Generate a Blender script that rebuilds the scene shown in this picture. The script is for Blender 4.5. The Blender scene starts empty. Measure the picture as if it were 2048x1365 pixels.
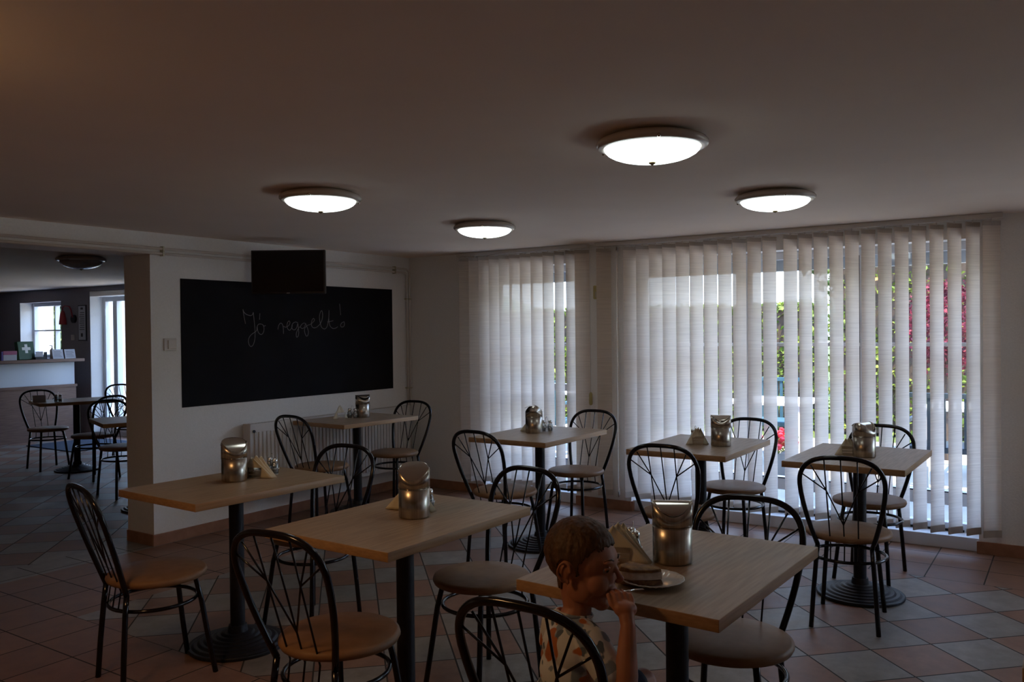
import bpy, bmesh, math, random
from mathutils import Vector, Matrix
from mathutils import noise as mnoise
random.seed(7)
sc = bpy.context.scene
C = sc.collection
PI = math.pi

# ------------------------------------------------------------ camera, sky, sun, exposure
cam = bpy.data.cameras.new('camera')
cam.sensor_width = 36.0
cam.lens = 29.53
cam.clip_start = 0.05
cam.clip_end = 400
co = bpy.data.objects.new('camera', cam)
C.objects.link(co)
yaw, pit, rol = math.radians(56.192), math.radians(0.677), math.radians(-0.613)
fw = Vector((math.sin(yaw) * math.cos(pit), math.cos(yaw) * math.cos(pit), -math.sin(pit)))
r0 = Vector((math.cos(yaw), -math.sin(yaw), 0))
u0 = r0.cross(fw)
rr = r0 * math.cos(rol) + u0 * math.sin(rol)
uu = -r0 * math.sin(rol) + u0 * math.cos(rol)
co.matrix_world = Matrix(((rr.x, uu.x, -fw.x, 0), (rr.y, uu.y, -fw.y, 0), (rr.z, uu.z, -fw.z, 1.4347), (0, 0, 0, 1)))
sc.camera = co
sc.view_settings.view_transform = 'Standard'
sc.view_settings.look = 'None'
sc.view_settings.gamma = 1
sc.view_settings.use_curve_mapping = False
sc.view_settings.exposure = 0.68
try:
    sc.cycles.use_denoising = True
    sc.cycles.denoiser = 'OPENIMAGEDENOISE'
    sc.cycles.max_bounces = 10
    sc.cycles.diffuse_bounces = 6
    sc.cycles.transparent_max_bounces = 16
    sc.cycles.sample_clamp_indirect = 4
    sc.cycles.caustics_reflective = False
    sc.cycles.caustics_refractive = False
except Exception:
    pass
SKY = 5.0
w = bpy.data.worlds.new('sky')
sc.world = w
w.use_nodes = True
wn, wl = w.node_tree.nodes, w.node_tree.links
wn.clear()
wo = wn.new('ShaderNodeOutputWorld')
bg = wn.new('ShaderNodeBackground')
tc = wn.new('ShaderNodeTexCoord')
sp = wn.new('ShaderNodeSeparateXYZ')
cr = wn.new('ShaderNodeValToRGB')
cr.color_ramp.elements[0].position = 0.0
cr.color_ramp.elements[0].color = (0.78, 0.88, 1.0, 1)
cr.color_ramp.elements[1].position = 0.6
cr.color_ramp.elements[1].color = (0.34, 0.54, 1.0, 1)
wl.new(tc.outputs['Generated'], sp.inputs[0])
wl.new(sp.outputs['Z'], cr.inputs[0])
wl.new(cr.outputs[0], bg.inputs['Color'])
bg.inputs['Strength'].default_value = SKY
wl.new(bg.outputs[0], wo.inputs[0])
sun = bpy.data.lights.new('sun', 'SUN')
sun.energy = 12.5
sun.angle = math.radians(0.6)
sun.color = (1.0, 0.82, 0.58)
so = bpy.data.objects.new('sun', sun)
C.objects.link(so)
so.rotation_euler = Vector((0.30, 0.32, -0.90)).to_track_quat('-Z', 'Y').to_euler()
LAMP = 2.6       # strength of the lit ceiling domes
WARM = 20.0       # strength of the warm lamp beside the camera

# room numbers (metres)
YB, XW, ZC = 5.192, 6.024, 2.13
XF = 6.6         # window wall of the far room
TZ = 0.75

# ------------------------------------------------------------ materials
def mat(name, col, rough=0.5, metal=0.0, spec=0.5, **k):
    m = bpy.data.materials.new(name)
    m.use_nodes = True
    b = m.node_tree.nodes['Principled BSDF']
    b.inputs['Base Color'].default_value = (*col, 1)
    b.inputs['Roughness'].default_value = rough
    b.inputs['Metallic'].default_value = metal
    b.inputs['Specular IOR Level'].default_value = spec
    for a, v in k.items():
        b.inputs[a.replace('_', ' ')].default_value = v
    return m

def nodes(m):
    return m.node_tree.nodes, m.node_tree.links, m.node_tree.nodes['Principled BSDF']

def noisy(m, c1, c2, scale=8, stretch=(1, 1, 1), detail=4, lo=.3, hi=.7, bump=0.0, coord='Object'):
    n, l, b = nodes(m)
    t = n.new('ShaderNodeTexCoord'); mp = n.new('ShaderNodeMapping'); mp.inputs['Scale'].default_value = stretch
    ns = n.new('ShaderNodeTexNoise'); ns.inputs['Scale'].default_value = scale; ns.inputs['Detail'].default_value = detail
    r = n.new('ShaderNodeValToRGB')
    r.color_ramp.elements[0].position = lo; r.color_ramp.elements[0].color = (*c1, 1)
    r.color_ramp.elements[1].position = hi; r.color_ramp.elements[1].color = (*c2, 1)
    l.new(t.outputs[coord], mp.inputs[0]); l.new(mp.outputs[0], ns.inputs['Vector'])
    l.new(ns.outputs['Fac'], r.inputs[0]); l.new(r.outputs[0], b.inputs['Base Color'])
    if bump:
        bp = n.new('ShaderNodeBump'); bp.inputs['Strength'].default_value = bump; bp.inputs['Distance'].default_value = .01
        l.new(ns.outputs['Fac'], bp.inputs['Height']); l.new(bp.outputs[0], b.inputs['Normal'])
    return m

M = {}
M['wall'] = noisy(mat('painted wall', (.8, .8, .8), .85), (.84, .82, .79), (.89, .87, .84), 90, detail=3, bump=.12)
M['ceil'] = noisy(mat('ceiling paint', (.8, .8, .8), .9), (.89, .77, .66), (.92, .80, .69), 3)
M['wall_far'] = noisy(mat('shade-darkened wall paint', (.3, .3, .3), .85), (.26, .24, .27), (.30, .28, .31), 60, detail=3)  # far-room walls: backlit shade put into the colour as a darker mauve grey
M['base'] = noisy(mat('terracotta skirting', (.3, .14, .08), .45), (.30, .135, .075), (.40, .20, .12), 14)
M['pipe'] = mat('painted pipe', (.72, .66, .60), .4)
M['clip'] = mat('pipe clip', (.55, .5, .35), .4, .5)
M['black'] = mat('black lacquered tube', (.006, .005, .008), .14, 0, .42)
M['iron'] = noisy(mat('black cast iron', (.02, .02, .025), .45, 0, .35), (.007, .007, .010), (.014, .014, .019), 40)
M['counter_wood'] = noisy(mat('brown counter laminate', (.2, .12, .08), .45), (.17, .095, .07), (.25, .15, .11), 5, (1.2, 16, 16), 8, .32, .68)
M['seat'] = noisy(mat('tan leatherette', (.45, .27, .15), .5, 0, .3), (.235, .128, .064), (.285, .158, .083), 22, bump=.03)
M['wood'] = noisy(mat('oak laminate', (.4, .27, .16), .42), (.30, .205, .125), (.42, .30, .195), 5, (1.2, 16, 16), 8, .32, .68)
M['wood2'] = noisy(mat('oak edging', (.4, .25, .14), .45), (.36, .21, .10), (.47, .29, .15), 5, (1.2, 8, 30), 5)
M['steel'] = noisy(mat('brushed steel', (.50, .44, .38), .26, 1.0), (.30, .26, .22), (.62, .56, .49), 14, (5, 5, .12), 6)
n_, l_, b_ = nodes(M['steel'])
b_.inputs['Anisotropic'].default_value = .5
M['steel2'] = mat('polished steel', (.62, .57, .50), .14, 1.0)
M['chrome'] = mat('chrome wire', (.8, .8, .8), .08, 1.0)
M['napkin'] = mat('paper napkin', (.80, .74, .60), .85)
M['board'] = noisy(mat('chalkboard paint', (.01, .01, .013), .75, 0, .15), (.006, .005, .007), (.011, .010, .013), 3.0, detail=6)
M['chalk'] = mat('chalk', (.26, .25, .26), .9)
M['tv'] = mat('television casing', (.006, .005, .008), .3)
M['screen'] = mat('dark screen', (.004, .003, .005), .08)
M['plastic'] = mat('white plastic', (.68, .62, .58), .35)
M['rad'] = mat('radiator enamel', (.70, .66, .62), .35)
M['frame'] = mat('white window frame', (.78, .80, .84), .35)
M['rubber'] = mat('black gasket', (.01, .01, .012), .6)
M['rail'] = mat('blind headrail', (.72, .67, .62), .4)
M['cream'] = mat('cream plastic', (.55, .47, .20), .45)
M['rim'] = mat('lamp rim', (.52, .46, .41), .25)
M['brass'] = mat('dull brass', (.35, .28, .16), .3, 1.0)
M['opal_off'] = mat('unlit opal glass', (.42, .42, .46), .2)
M['counter_white'] = mat('glossy pale panel', (.74, .80, .86), .22)
M['mat'] = mat('blue-grey doormat', (.02, .03, .05), .95)
M['dark'] = mat('dark plastic', (.03, .03, .04), .4)
M['red'] = mat('red paint', (.35, .03, .04), .4)
M['paper'] = mat('printed paper', (.55, .56, .62), .8)
M['greensign'] = mat('green sign', (.015, .08, .03), .5)
M['whitesign'] = mat('white sign print', (.8, .82, .8), .5)
M['blue'] = mat('violet box', (.10, .08, .30), .5)
M['pinkbox'] = mat('pink box', (.40, .12, .22), .5)
M['porcelain'] = mat('white porcelain', (.74, .73, .72), .12)
M['concrete'] = noisy(mat('terrace paving', (.6, .58, .55), .8), (.34, .31, .27), (.42, .39, .34), 2)
M['render'] = mat('house render', (.7, .68, .62), .9)
M['grass'] = noisy(mat('grass', (.1, .2, .03), .9), (.05, .08, .015), (.10, .14, .03), 3)
M['wicker'] = mat('dark wicker', (.02, .035, .05), .5)
M['teal'] = mat('teal canvas', (.03, .09, .13), .7)
M['bark'] = mat('bark', (.06, .04, .03), .9)
M['petal'] = mat('red petals', (.75, .02, .04), .5)
M['potclay'] = mat('grey planter', (.3, .3, .3), .7)
M['hill'] = noisy(mat('distant hill', (.2, .3, .3), 1), (.22, .33, .30), (.34, .44, .34), .3)

def leafmat(name, c1, c2):
    m = noisy(mat(name, c1, .6), c1, c2, 9, detail=2, lo=.35, hi=.65)
    n, l, b = nodes(m)
    tr = n.new('ShaderNodeBsdfTranslucent'); mx = n.new('ShaderNodeMixShader'); mx.inputs[0].default_value = .35
    ramp = [x for x in n if x.type == 'VALTORGB'][0]
    l.new(ramp.outputs[0], tr.inputs[0])
    out = [x for x in n if x.type == 'OUTPUT_MATERIAL'][0]
    l.new(b.outputs[0], mx.inputs[1]); l.new(tr.outputs[0], mx.inputs[2]); l.new(mx.outputs[0], out.inputs[0])
    return m
M['hedge'] = leafmat('hedge leaves', (.06, .12, .012), (.30, .38, .07))
M['maple'] = leafmat('red maple leaves', (.06, .005, .015), (.27, .03, .06))
M['tree'] = leafmat('pale tree leaves', (.06, .09, .03), (.17, .20, .08))

def glass(name, tint=(1, 1, 1), refl=.06):
    m = bpy.data.materials.new(name); m.use_nodes = True
    n, l = m.node_tree.nodes, m.node_tree.links
    n.clear()
    o = n.new('ShaderNodeOutputMaterial'); t = n.new('ShaderNodeBsdfTransparent'); g = n.new('ShaderNodeBsdfGlossy')
    g.inputs['Roughness'].default_value = .02
    t.inputs[0].default_value = (*tint, 1)
    mx = n.new('ShaderNodeMixShader'); mx.inputs[0].default_value = refl
    l.new(t.outputs[0], mx.inputs[1]); l.new(g.outputs[0], mx.inputs[2]); l.new(mx.outputs[0], o.inputs[0])
    return m
M['pane'] = glass('window pane', (.93, .96, .97), .05)
M['jar'] = glass('shaker glass', (.62, .66, .66), .25)

def emit(name, col, s):
    m = bpy.data.materials.new(name); m.use_nodes = True
    n, l = m.node_tree.nodes, m.node_tree.links
    n.clear()
    o = n.new('ShaderNodeOutputMaterial'); e = n.new('ShaderNodeEmission')
    e.inputs[0].default_value = (*col, 1); e.inputs[1].default_value = s
    l.new(e.outputs[0], o.inputs[0])
    return m
M['opal_on'] = emit('lit opal glass', (.90, 1.0, .99), LAMP)
M['opal_warm'] = emit('warm lit opal glass', (1.0, .55, .22), WARM)

# blind fabric: woven, lets daylight through
m = bpy.data.materials.new('blind fabric'); m.use_nodes = True
n, l = m.node_tree.nodes, m.node_tree.links
n.clear()
o = n.new('ShaderNodeOutputMaterial'); t = n.new('ShaderNodeTexCoord'); mp = n.new('ShaderNodeMapping')
mp.inputs['Scale'].default_value = (3, 3, 160)
ns = n.new('ShaderNodeTexNoise'); ns.inputs['Scale'].default_value = 1.6; ns.inputs['Detail'].default_value = 3
r = n.new('ShaderNodeValToRGB')
r.color_ramp.elements[0].position = .3; r.color_ramp.elements[0].color = (.72, .62, .53, 1)
r.color_ramp.elements[1].position = .7; r.color_ramp.elements[1].color = (.86, .76, .66, 1)
d = n.new('ShaderNodeBsdfDiffuse'); tr = n.new('ShaderNodeBsdfTranslucent'); mx = n.new('ShaderNodeMixShader'); mx.inputs[0].default_value = .60
l.new(t.outputs['Object'], mp.inputs[0]); l.new(mp.outputs[0], ns.inputs['Vector']); l.new(ns.outputs['Fac'], r.inputs[0])
l.new(r.outputs[0], d.inputs[0]); l.new(r.outputs[0], tr.inputs[0])
l.new(d.outputs[0], mx.inputs[1]); l.new(tr.outputs[0], mx.inputs[2])
tp_ = n.new('ShaderNodeBsdfTransparent'); mx2 = n.new('ShaderNodeMixShader'); mx2.inputs[0].default_value = .035
l.new(mx.outputs[0], mx2.inputs[1]); l.new(tp_.outputs[0], mx2.inputs[2])
l.new(mx2.outputs[0], o.inputs[0])
M['fabric'] = m
M['hem'] = mat('blind weight pocket', (.50, .43, .36), .8)

# floor tiles: square axis-aligned terracotta round a diamond-laid chequer of grey and terracotta
def floor_mat():
    m = mat('floor tiles', (.3, .2, .15), .32, 0, .22)
    n, l, b = nodes(m)
    def mth(op, a, c=None, d=None):
        x = n.new('ShaderNodeMath'); x.operation = op
        for i, v in enumerate((a, c, d)):
            if v is None: continue
            if isinstance(v, (int, float)): x.inputs[i].default_value = v
            else: l.new(v, x.inputs[i])
        return x.outputs[0]
    t = n.new('ShaderNodeTexCoord'); s = n.new('ShaderNodeSeparateXYZ')
    l.new(t.outputs['Object'], s.inputs[0])
    X, Y = s.outputs['X'], s.outputs['Y']
    near = mth('MULTIPLY', mth('MULTIPLY', mth('GREATER_THAN', X, 2.30), mth('LESS_THAN', X, 5.295)), mth('LESS_THAN', Y, 4.23))
    far = mth('MULTIPLY', mth('GREATER_THAN', Y, 5.45), mth('LESS_THAN', X, 6.2))
    inner = mth('MAXIMUM', near, far)
    u = mth('DIVIDE', mth('SUBTRACT', mth('MULTIPLY', mth('ADD', X, Y), .70711), 3.945), .302)
    v = mth('DIVIDE', mth('ADD', mth('MULTIPLY', mth('SUBTRACT', Y, X), .70711), 3.18), .303)
    a1 = mth('DIVIDE', mth('SUBTRACT', X, 2.30), .2995)
    a2 = mth('DIVIDE', mth('SUBTRACT', Y, 4.32), .30)
    def mix(f, p, q):   # f ? p : q
        return mth('ADD', mth('MULTIPLY', f, p), mth('MULTIPLY', mth('SUBTRACT', 1.0, f), q))
    U, V = mix(inner, u, a1), mix(inner, v, a2)
    cu, cv = mth('FLOOR', U), mth('FLOOR', V)
    fu, fv = mth('FRACT', U), mth('FRACT', V)
    g = .012
    edge = mth('MINIMUM', mth('MINIMUM', fu, mth('SUBTRACT', 1.0, fu)), mth('MINIMUM', fv, mth('SUBTRACT', 1.0, fv)))
    grout = mth('LESS_THAN', edge, g)
    chk = mth('LESS_THAN', mth('ABSOLUTE', mth('FLOORED_MODULO', mth('ADD', cu, cv), 2.0)), .5)
    strip = mth('MULTIPLY', mth('GREATER_THAN', Y, 5.17), mth('LESS_THAN', Y, 5.45))
    grey = mth('MAXIMUM', mth('MULTIPLY', chk, inner), strip)
    wn_ = n.new('ShaderNodeTexWhiteNoise'); wn_.noise_dimensions = '2D'
    cmb = n.new('ShaderNodeCombineXYZ'); l.new(cu, cmb.inputs[0]); l.new(cv, cmb.inputs[1]); l.new(cmb.outputs[0], wn_.inputs['Vector'])
    ns = n.new('ShaderNodeTexNoise'); ns.inputs['Scale'].default_value = 9; ns.inputs['Detail'].default_value = 8; ns.inputs['Roughness'].default_value = .65
    l.new(t.outputs['Object'], ns.inputs['Vector'])
    def mixc(f, c1, c2):
        x = n.new('ShaderNodeMix'); x.data_type = 'RGBA'
        if isinstance(f, (int, float)): x.inputs[0].default_value = f
        else: l.new(f, x.inputs[0])
        for i, c in ((6, c1), (7, c2)):
            if isinstance(c, tuple): x.inputs[i].default_value = (*c, 1)
            else: l.new(c, x.inputs[i])
        return x.outputs[2]
    nf = mth('MULTIPLY', mth('SUBTRACT', ns.outputs['Fac'], .32), 2.6)
    nf = mth('MINIMUM', mth('MAXIMUM', nf, 0.0), 1.0)
    terra = mixc(nf, (.18, .085, .050), (.29, .16, .105))
    grc = mixc(nf, (.18, .152, .125), (.32, .275, .235))
    tile = mixc(grey, terra, grc)
    val = mth('ADD', .86, mth('MULTIPLY', wn_.outputs['Value'], .26))
    hsv = n.new('ShaderNodeHueSaturation'); l.new(tile, hsv.inputs['Color']); l.new(val, hsv.inputs['Value'])
    col = mixc(grout, hsv.outputs[0], (.045, .035, .028))
    l.new(col, b.inputs['Base Color'])
    rg = mth('ADD', .36, mth('MULTIPLY', grout, .4)); rg = mth('ADD', rg, mth('MULTIPLY', nf, .14)); l.new(rg, b.inputs['Roughness'])
    h = mth('ADD', mth('MULTIPLY', mth('SUBTRACT', 1.0, grout), 1.0), mth('MULTIPLY', ns.outputs['Fac'], .35))
    bp = n.new('ShaderNodeBump'); bp.inputs['Strength'].default_value = .25; bp.inputs['Distance'].default_value = .004
    l.new(h, bp.inputs['Height']); l.new(bp.outputs[0], b.inputs['Normal'])
    return m
M['floor'] = floor_mat()

# ------------------------------------------------------------ helpers
def bm_():
    return bmesh.new()

def box(b, x0, x1, y0, y1, z0, z1, mx=None):
    vs = []
    for x, y, z in ((x0, y0, z0), (x1, y0, z0), (x1, y1, z0), (x0, y1, z0), (x0, y0, z1), (x1, y0, z1), (x1, y1, z1), (x0, y1, z1)):
        p = Vector((x, y, z))
        if mx: p = mx @ p
        vs.append(b.verts.new(p))
    for f in ((0, 3, 2, 1), (4, 5, 6, 7), (0, 1, 5, 4), (1, 2, 6, 5), (2, 3, 7, 6), (3, 0, 4, 7)):
        b.faces.new([vs[i] for i in f])

def tube(b, pts, r, seg=10, closed=False, caps=True):
    pts = [Vector(p) for p in pts]
    n = len(pts)
    rad = r if isinstance(r, (list, tuple)) else [r] * n
    rings = []
    up = None
    for i, p in enumerate(pts):
        if closed: t = pts[(i + 1) % n] - pts[i - 1]
        else: t = pts[min(i + 1, n - 1)] - pts[max(i - 1, 0)]
        t.normalize()
        if up is None:
            up = t.orthogonal().normalized()
        up = (up - t * up.dot(t)).normalized()
        v = t.cross(up)
        rings.append([b.verts.new(p + (up * math.cos(2 * PI * k / seg) + v * math.sin(2 * PI * k / seg)) * rad[i]) for k in range(seg)])
    m = n if closed else n - 1
    for i in range(m):
        A, B = rings[i], rings[(i + 1) % n]
        off = 0
        if closed and i == n - 1:
            best = None
            for o in range(seg):
                dd = (A[0].co - B[o].co).length
                if best is None or dd < best: best, off = dd, o
        for k in range(seg):
            b.faces.new((A[k], A[(k + 1) % seg], B[(k + 1 + off) % seg], B[(k + off) % seg]))
    if caps and not closed:
        b.faces.new(rings[0][::-1]); b.faces.new(rings[-1])

def lathe(b, prof, seg=40, center=(0, 0, 0)):
    cx, cy, cz = center
    rings = []
    for r, z in prof:
        if r < 1e-6: rings.append([b.verts.new((cx, cy, cz + z))])
        else: rings.append([b.verts.new((cx + r * math.cos(2 * PI * k / seg), cy + r * math.sin(2 * PI * k / seg), cz + z)) for k in range(seg)])
    for A, B in zip(rings, rings[1:]):
        for k in range(seg):
            k2 = (k + 1) % seg
            if len(A) == 1 and len(B) == 1: continue
            if len(A) == 1: b.faces.new((A[0], B[k], B[k2]))
            elif len(B) == 1: b.faces.new((A[k], A[k2], B[0]))
            else: b.faces.new((A[k], A[k2], B[k2], B[k]))

def obj(name, b, material, parent=None, smooth=False, bevel=0, loc=None, recalc=True):
    if recalc: bmesh.ops.recalc_face_normals(b, faces=b.faces)
    me = bpy.data.meshes.new(name)
    b.to_mesh(me); b.free()
    me.materials.append(material)
    if smooth: me.shade_smooth()
    o = bpy.data.objects.new(name, me)
    C.objects.link(o)
    if parent: o.parent = parent
    if loc: o.location = loc
    if bevel:
        md = o.modifiers.new('bevel', 'BEVEL'); md.width = bevel; md.segments = 2; md.limit_method = 'ANGLE'
    return o

def tag(o, label, cat, group=None, kind=None):
    o['label'] = label; o['category'] = cat
    if group: o['group'] = group
    if kind: o['kind'] = kind
    return o

def thing(name, label, cat, loc=(0, 0, 0), rz=0.0, group=None):
    o = bpy.data.objects.new(name, None)
    o.empty_display_size = .1
    C.objects.link(o); o.location = loc; o.rotation_euler = (0, 0, rz)
    return tag(o, label, cat, group)

def struct(name, b, m, parent=None, **k):
    o = obj(name, b, m, parent, **k)
    if not parent: o['kind'] = 'structure'
    return o

def dup(root, loc, rz, label, group=None):
    rr_ = root.copy(); C.objects.link(rr_); rr_.location = loc; rr_.rotation_euler = (0, 0, rz)
    rr_['label'] = label
    if group: rr_['group'] = group
    for ch in list(root.children):
        c = ch.copy(); C.objects.link(c); c.parent = rr_
        for g in list(ch.children):
            d_ = g.copy(); C.objects.link(d_); d_.parent = c
    return rr_

def sbox(name, dims, m, parent=None, bevel=0):
    b = bm_(); box(b, *dims)
    return struct(name, b, m, parent, bevel=bevel)

# ------------------------------------------------------------ room shell
sbox('floor', (-3.2, 6.9, -3.2, 15.2, -.12, 0), M['floor'])
sbox('ceiling', (-3.2, 6.9, -3.2, 15.2, ZC, ZC + .25), M['ceil'])
# back wall (chalkboard wall) with the wide opening to its left; beam over the opening
b = bm_(); box(b, 3.364, 6.9, YB, YB + .304, 0, ZC)
struct('wall_back', b, M['wall'])
sbox('wall_beam', (-3.2, 3.364, YB, YB + .304, 1.985, ZC), M['wall'])
sbox('wall_left_stub', (-3.2, .7, YB, YB + .304, 0, 1.985), M['wall'])
# window wall of the near room: openings y .503..2.914 and 3.41..4.335
ZT = 1.99
b = bm_()
box(b, XW, XW + .27, -3.2, -2.9, 0, ZC); box(b, XW, XW + .27, -.4, .503, 0, ZC); box(b, XW, XW + .27, -2.9, -.4, 0, .5); box(b, XW, XW + .27, -2.9, -.4, ZT, ZC)  # leaves the opening for the added, unseen fill window
box(b, XW, XW + .27, 2.914, 3.41, 0, ZC)
box(b, XW, XW + .27, 4.335, YB, 0, ZC)
box(b, XW, XW + .27, .503, 2.914, ZT, ZC)
box(b, XW, XW + .27, 3.41, 4.335, ZT, ZC)
struct('wall_right', b, M['wall'])
# far room window wall, x = 6.6: niches for the door (10.1..11.65), small window (12.4..13.64), long window (6.3..9.4)
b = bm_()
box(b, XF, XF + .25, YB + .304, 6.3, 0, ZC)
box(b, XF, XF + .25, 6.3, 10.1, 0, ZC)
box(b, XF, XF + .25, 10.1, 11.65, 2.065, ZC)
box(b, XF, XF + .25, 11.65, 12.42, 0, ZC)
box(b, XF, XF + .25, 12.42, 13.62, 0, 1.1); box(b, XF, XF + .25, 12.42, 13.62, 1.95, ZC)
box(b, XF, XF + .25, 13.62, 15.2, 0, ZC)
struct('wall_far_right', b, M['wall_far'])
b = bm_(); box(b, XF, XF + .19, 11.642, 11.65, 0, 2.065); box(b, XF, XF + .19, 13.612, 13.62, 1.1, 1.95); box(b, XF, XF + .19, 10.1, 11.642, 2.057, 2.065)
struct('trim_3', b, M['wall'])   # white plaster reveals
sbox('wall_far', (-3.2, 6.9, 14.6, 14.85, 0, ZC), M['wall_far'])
sbox('wall_left', (-3.2, -3.0, -3.2, 15.2, 0, ZC), M['wall'])
sbox('wall_rear', (-3.2, 6.3, -3.2, -3.0, 0, ZC), M['wall'])
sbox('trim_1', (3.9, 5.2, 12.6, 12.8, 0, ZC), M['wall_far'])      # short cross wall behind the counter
sbox('roof_block', (-3.4, 6.95, -3.4, 15.4, ZC + .25, 3.1), M['render'])
sbox('roof_added_eave', (XW + .27, 6.62, -.2, 6.2, 2.06, 2.3), M['render'])  # unseen overhang, added to keep sky light off the blind tops
sbox('trim_2', (XW + .30, XW + .36, .45, 4.4, 1.86, 2.06), M['frame'])   # shutter box outside, above the glass
# skirting
t_ = .012
sbox('baseboard_back', (3.364 - t_, XW, YB - t_, YB, 0, .0775), M['base'], bevel=.002)
sbox('baseboard_pillar', (3.364 - t_, 3.364, YB, YB + .304, 0, .0775), M['base'], bevel=.002)
sbox('baseboard_right', (XW - t_, XW, 4.335, YB - t_, 0, .0775), M['base'], bevel=.002)
b = bm_(); box(b, XW - t_, XW, 2.914, 3.41, 0, .0775); box(b, XW, XW + .15, 2.914 - t_, 2.914, 0, .0775)
struct('baseboard_pier', b, M['base'])
sbox('baseboard_near', (XW - t_, XW, -3.0, .503 + t_, 0, .0775), M['base'], bevel=.002)

# ------------------------------------------------------------ windows
def window(name, y0, y1, z0, z1, x, mull, rails, bottom=.10, muntin=None, w=.055):
    root = bpy.data.objects.new(name, None); C.objects.link(root); root['kind'] = 'structure'
    b = bm_()
    box(b, x, x + .07, y0, y0 + w, z0, z1); box(b, x, x + .07, y1 - w, y1, z0, z1)
    box(b, x, x + .07, y0 + w, y1 - w, z1 - w, z1); box(b, x, x + .07, y0 + w, y1 - w, z0, z0 + bottom)
    obj('window_frame', b, M['frame'], root, bevel=.004)
    for y in mull:
        b = bm_(); box(b, x - .005, x + .075, y - .05, y - .004, z0 + bottom, z1 - w); box(b, x - .005, x + .075, y + .004, y + .05, z0 + bottom, z1 - w)
        obj('mullion', b, M['frame'], root)
        b = bm_(); box(b, x, x + .07, y - .0035, y + .0035, z0 + bottom, z1 - w)
        obj('gasket', b, M['rubber'], root)
    for z, hh in rails:
        b = bm_(); box(b, x, x + .07, y0 + w, y1 - w, z - hh, z + hh)
        obj('rail', b, M['frame'], root)
        if hh > .03:
            b = bm_(); box(b, x - .002, x, y0 + w, y1 - w, z + hh - .008, z + hh); obj('gasket', b, M['rubber'], root)
    b = bm_(); box(b, x + .03, x + .034, y0 + w, y1 - w, z0 + bottom, z1 - w)
    obj('pane', b, M['pane'], root)
    return root
W1 = window('window_1', .503, 2.914, 0.0, ZT, XW + .165, [1.24, 2.06], [(.30, .045), (1.315, .012)], bottom=.14)
b = bm_(); box(b, XW + .03, XW + .165, .503, 2.914, 0, .085); obj('threshold', b, M['frame'], W1, bevel=.004)
b = bm_(); box(b, XW + .155, XW + .165, .6, 2.85, .085, .1); obj('gasket', b, M['rubber'], W1)
W2 = window('window_2', 3.41, 4.335, 0.0, ZT, XW + .165, [], [(.30, .045), (1.315, .012), (.95, .03)], bottom=.14)
b = bm_(); box(b, XW + .03, XW + .165, 3.41, 4.335, 0, .085); obj('threshold', b, M['frame'], W2, bevel=.004)
W3 = window('window_3', 12.42, 13.62, 1.1, 1.95, XF + .19, [], [(1.52, .010)], bottom=.05)
b = bm_(); box(b, XF + .19, XF + .26, 12.94, 12.96, 1.15, 1.9); obj('mullion', b, M['frame'], W3)
W4 = window('window_added_fill', -2.9, -.4, .5, 1.99, XW + .165, [-1.65], [], bottom=.06)  # unseen window, added to bring fill daylight onto the chalkboard wall and ceiling
D1 = window('door_1', 10.1, 11.65, 0.0, 1.99, XF + .19, [10.8, 11.33], [(.10, .05)], bottom=.06, w=.07)
D1.name = 'door_1'
for z in (.25, .95, 1.72):
    b = bm_(); tube(b, [(XF + .17, 11.55, z), (XF + .17, 11.55, z + .1)], .012)
    obj('hinge', b, M['frame'], D1)
b = bm_(); box(b, XF - .0, XF + .19, 10.1, 11.65, 1.99, 2.065); obj('lintel', b, M['wall'], D1)

# ------------------------------------------------------------ vertical blinds
def blind(name, label, centers, y_lo, y_hi, angs):
    root = thing(name, label, 'window blind')
    X = XW - .07
    b = bm_(); box(b, X - .022, X + .022, y_lo, y_hi, 2.098, ZC - .001); obj('headrail', b, M['rail'], root, bevel=.003)
    me = {}
    for i, y in enumerate(centers):
        a = math.radians(angs.get(i, 55)); zb = .125 + .012 * math.sin(i * 1.7) * .3
        wd = .118
        ln = Vector((math.sin(a), -math.cos(a), 0)); nr = Vector((math.cos(a), math.sin(a), 0))
        def strip(z0, z1, off=0.0, nz=2):
            b = bm_(); cols = []
            for k in range(7):
                s = (k / 6 - .5)
                p = Vector((X, y, 0)) + ln * (s * wd) + nr * (.007 * (1 - 4 * s * s) + off)
                cols.append([b.verts.new((p.x, p.y, z0 + (z1 - z0) * j / (nz - 1))) for j in range(nz)])
            for A, B in zip(cols, cols[1:]):
                for j in range(nz - 1): b.faces.new((A[j], B[j], B[j + 1], A[j + 1]))
            return b
        so_ = obj('slat', strip(zb, 2.082), M['fabric'], root, smooth=True)
        def wrap(z0, z1):
            b = bm_()
            for s_ in (-.0035, .0035):
                cols = []
                for k in range(7):
                    s = (k / 6 - .5); p = Vector((X, y, 0)) + ln * (s * wd * 1.005) + nr * (.007 * (1 - 4 * s * s) + s_)
                    cols.append([b.verts.new((p.x, p.y, z0)), b.verts.new((p.x, p.y, z1))])
                for A, B in zip(cols, cols[1:]): b.faces.new((A[0], B[0], B[1], A[1]))
            return b
        obj('weight_pocket', wrap(zb - .002, zb + .042), M['hem'], so_)
        obj('hanger_pocket', wrap(2.055, 2.084), M['hem'], so_)
        b = bm_(); tube(b, [(X, y, 2.08), (X, y, 2.1)], .004, 6); obj('hook', b, M['plastic'], so_)
    return root
c2 = [.423 + .1018 * i for i in range(13)] + [1.79 + .1085 * i for i in range(12)] + [3.105]
blind('vertical_blind', 'long cream vertical blind on the right with outdoor greenery showing between its slats', c2, .36, 3.175, {25: 38, 24: 112, 11: 58, 0: 40})
c1 = [3.30 + .107 * i for i in range(12)]
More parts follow.
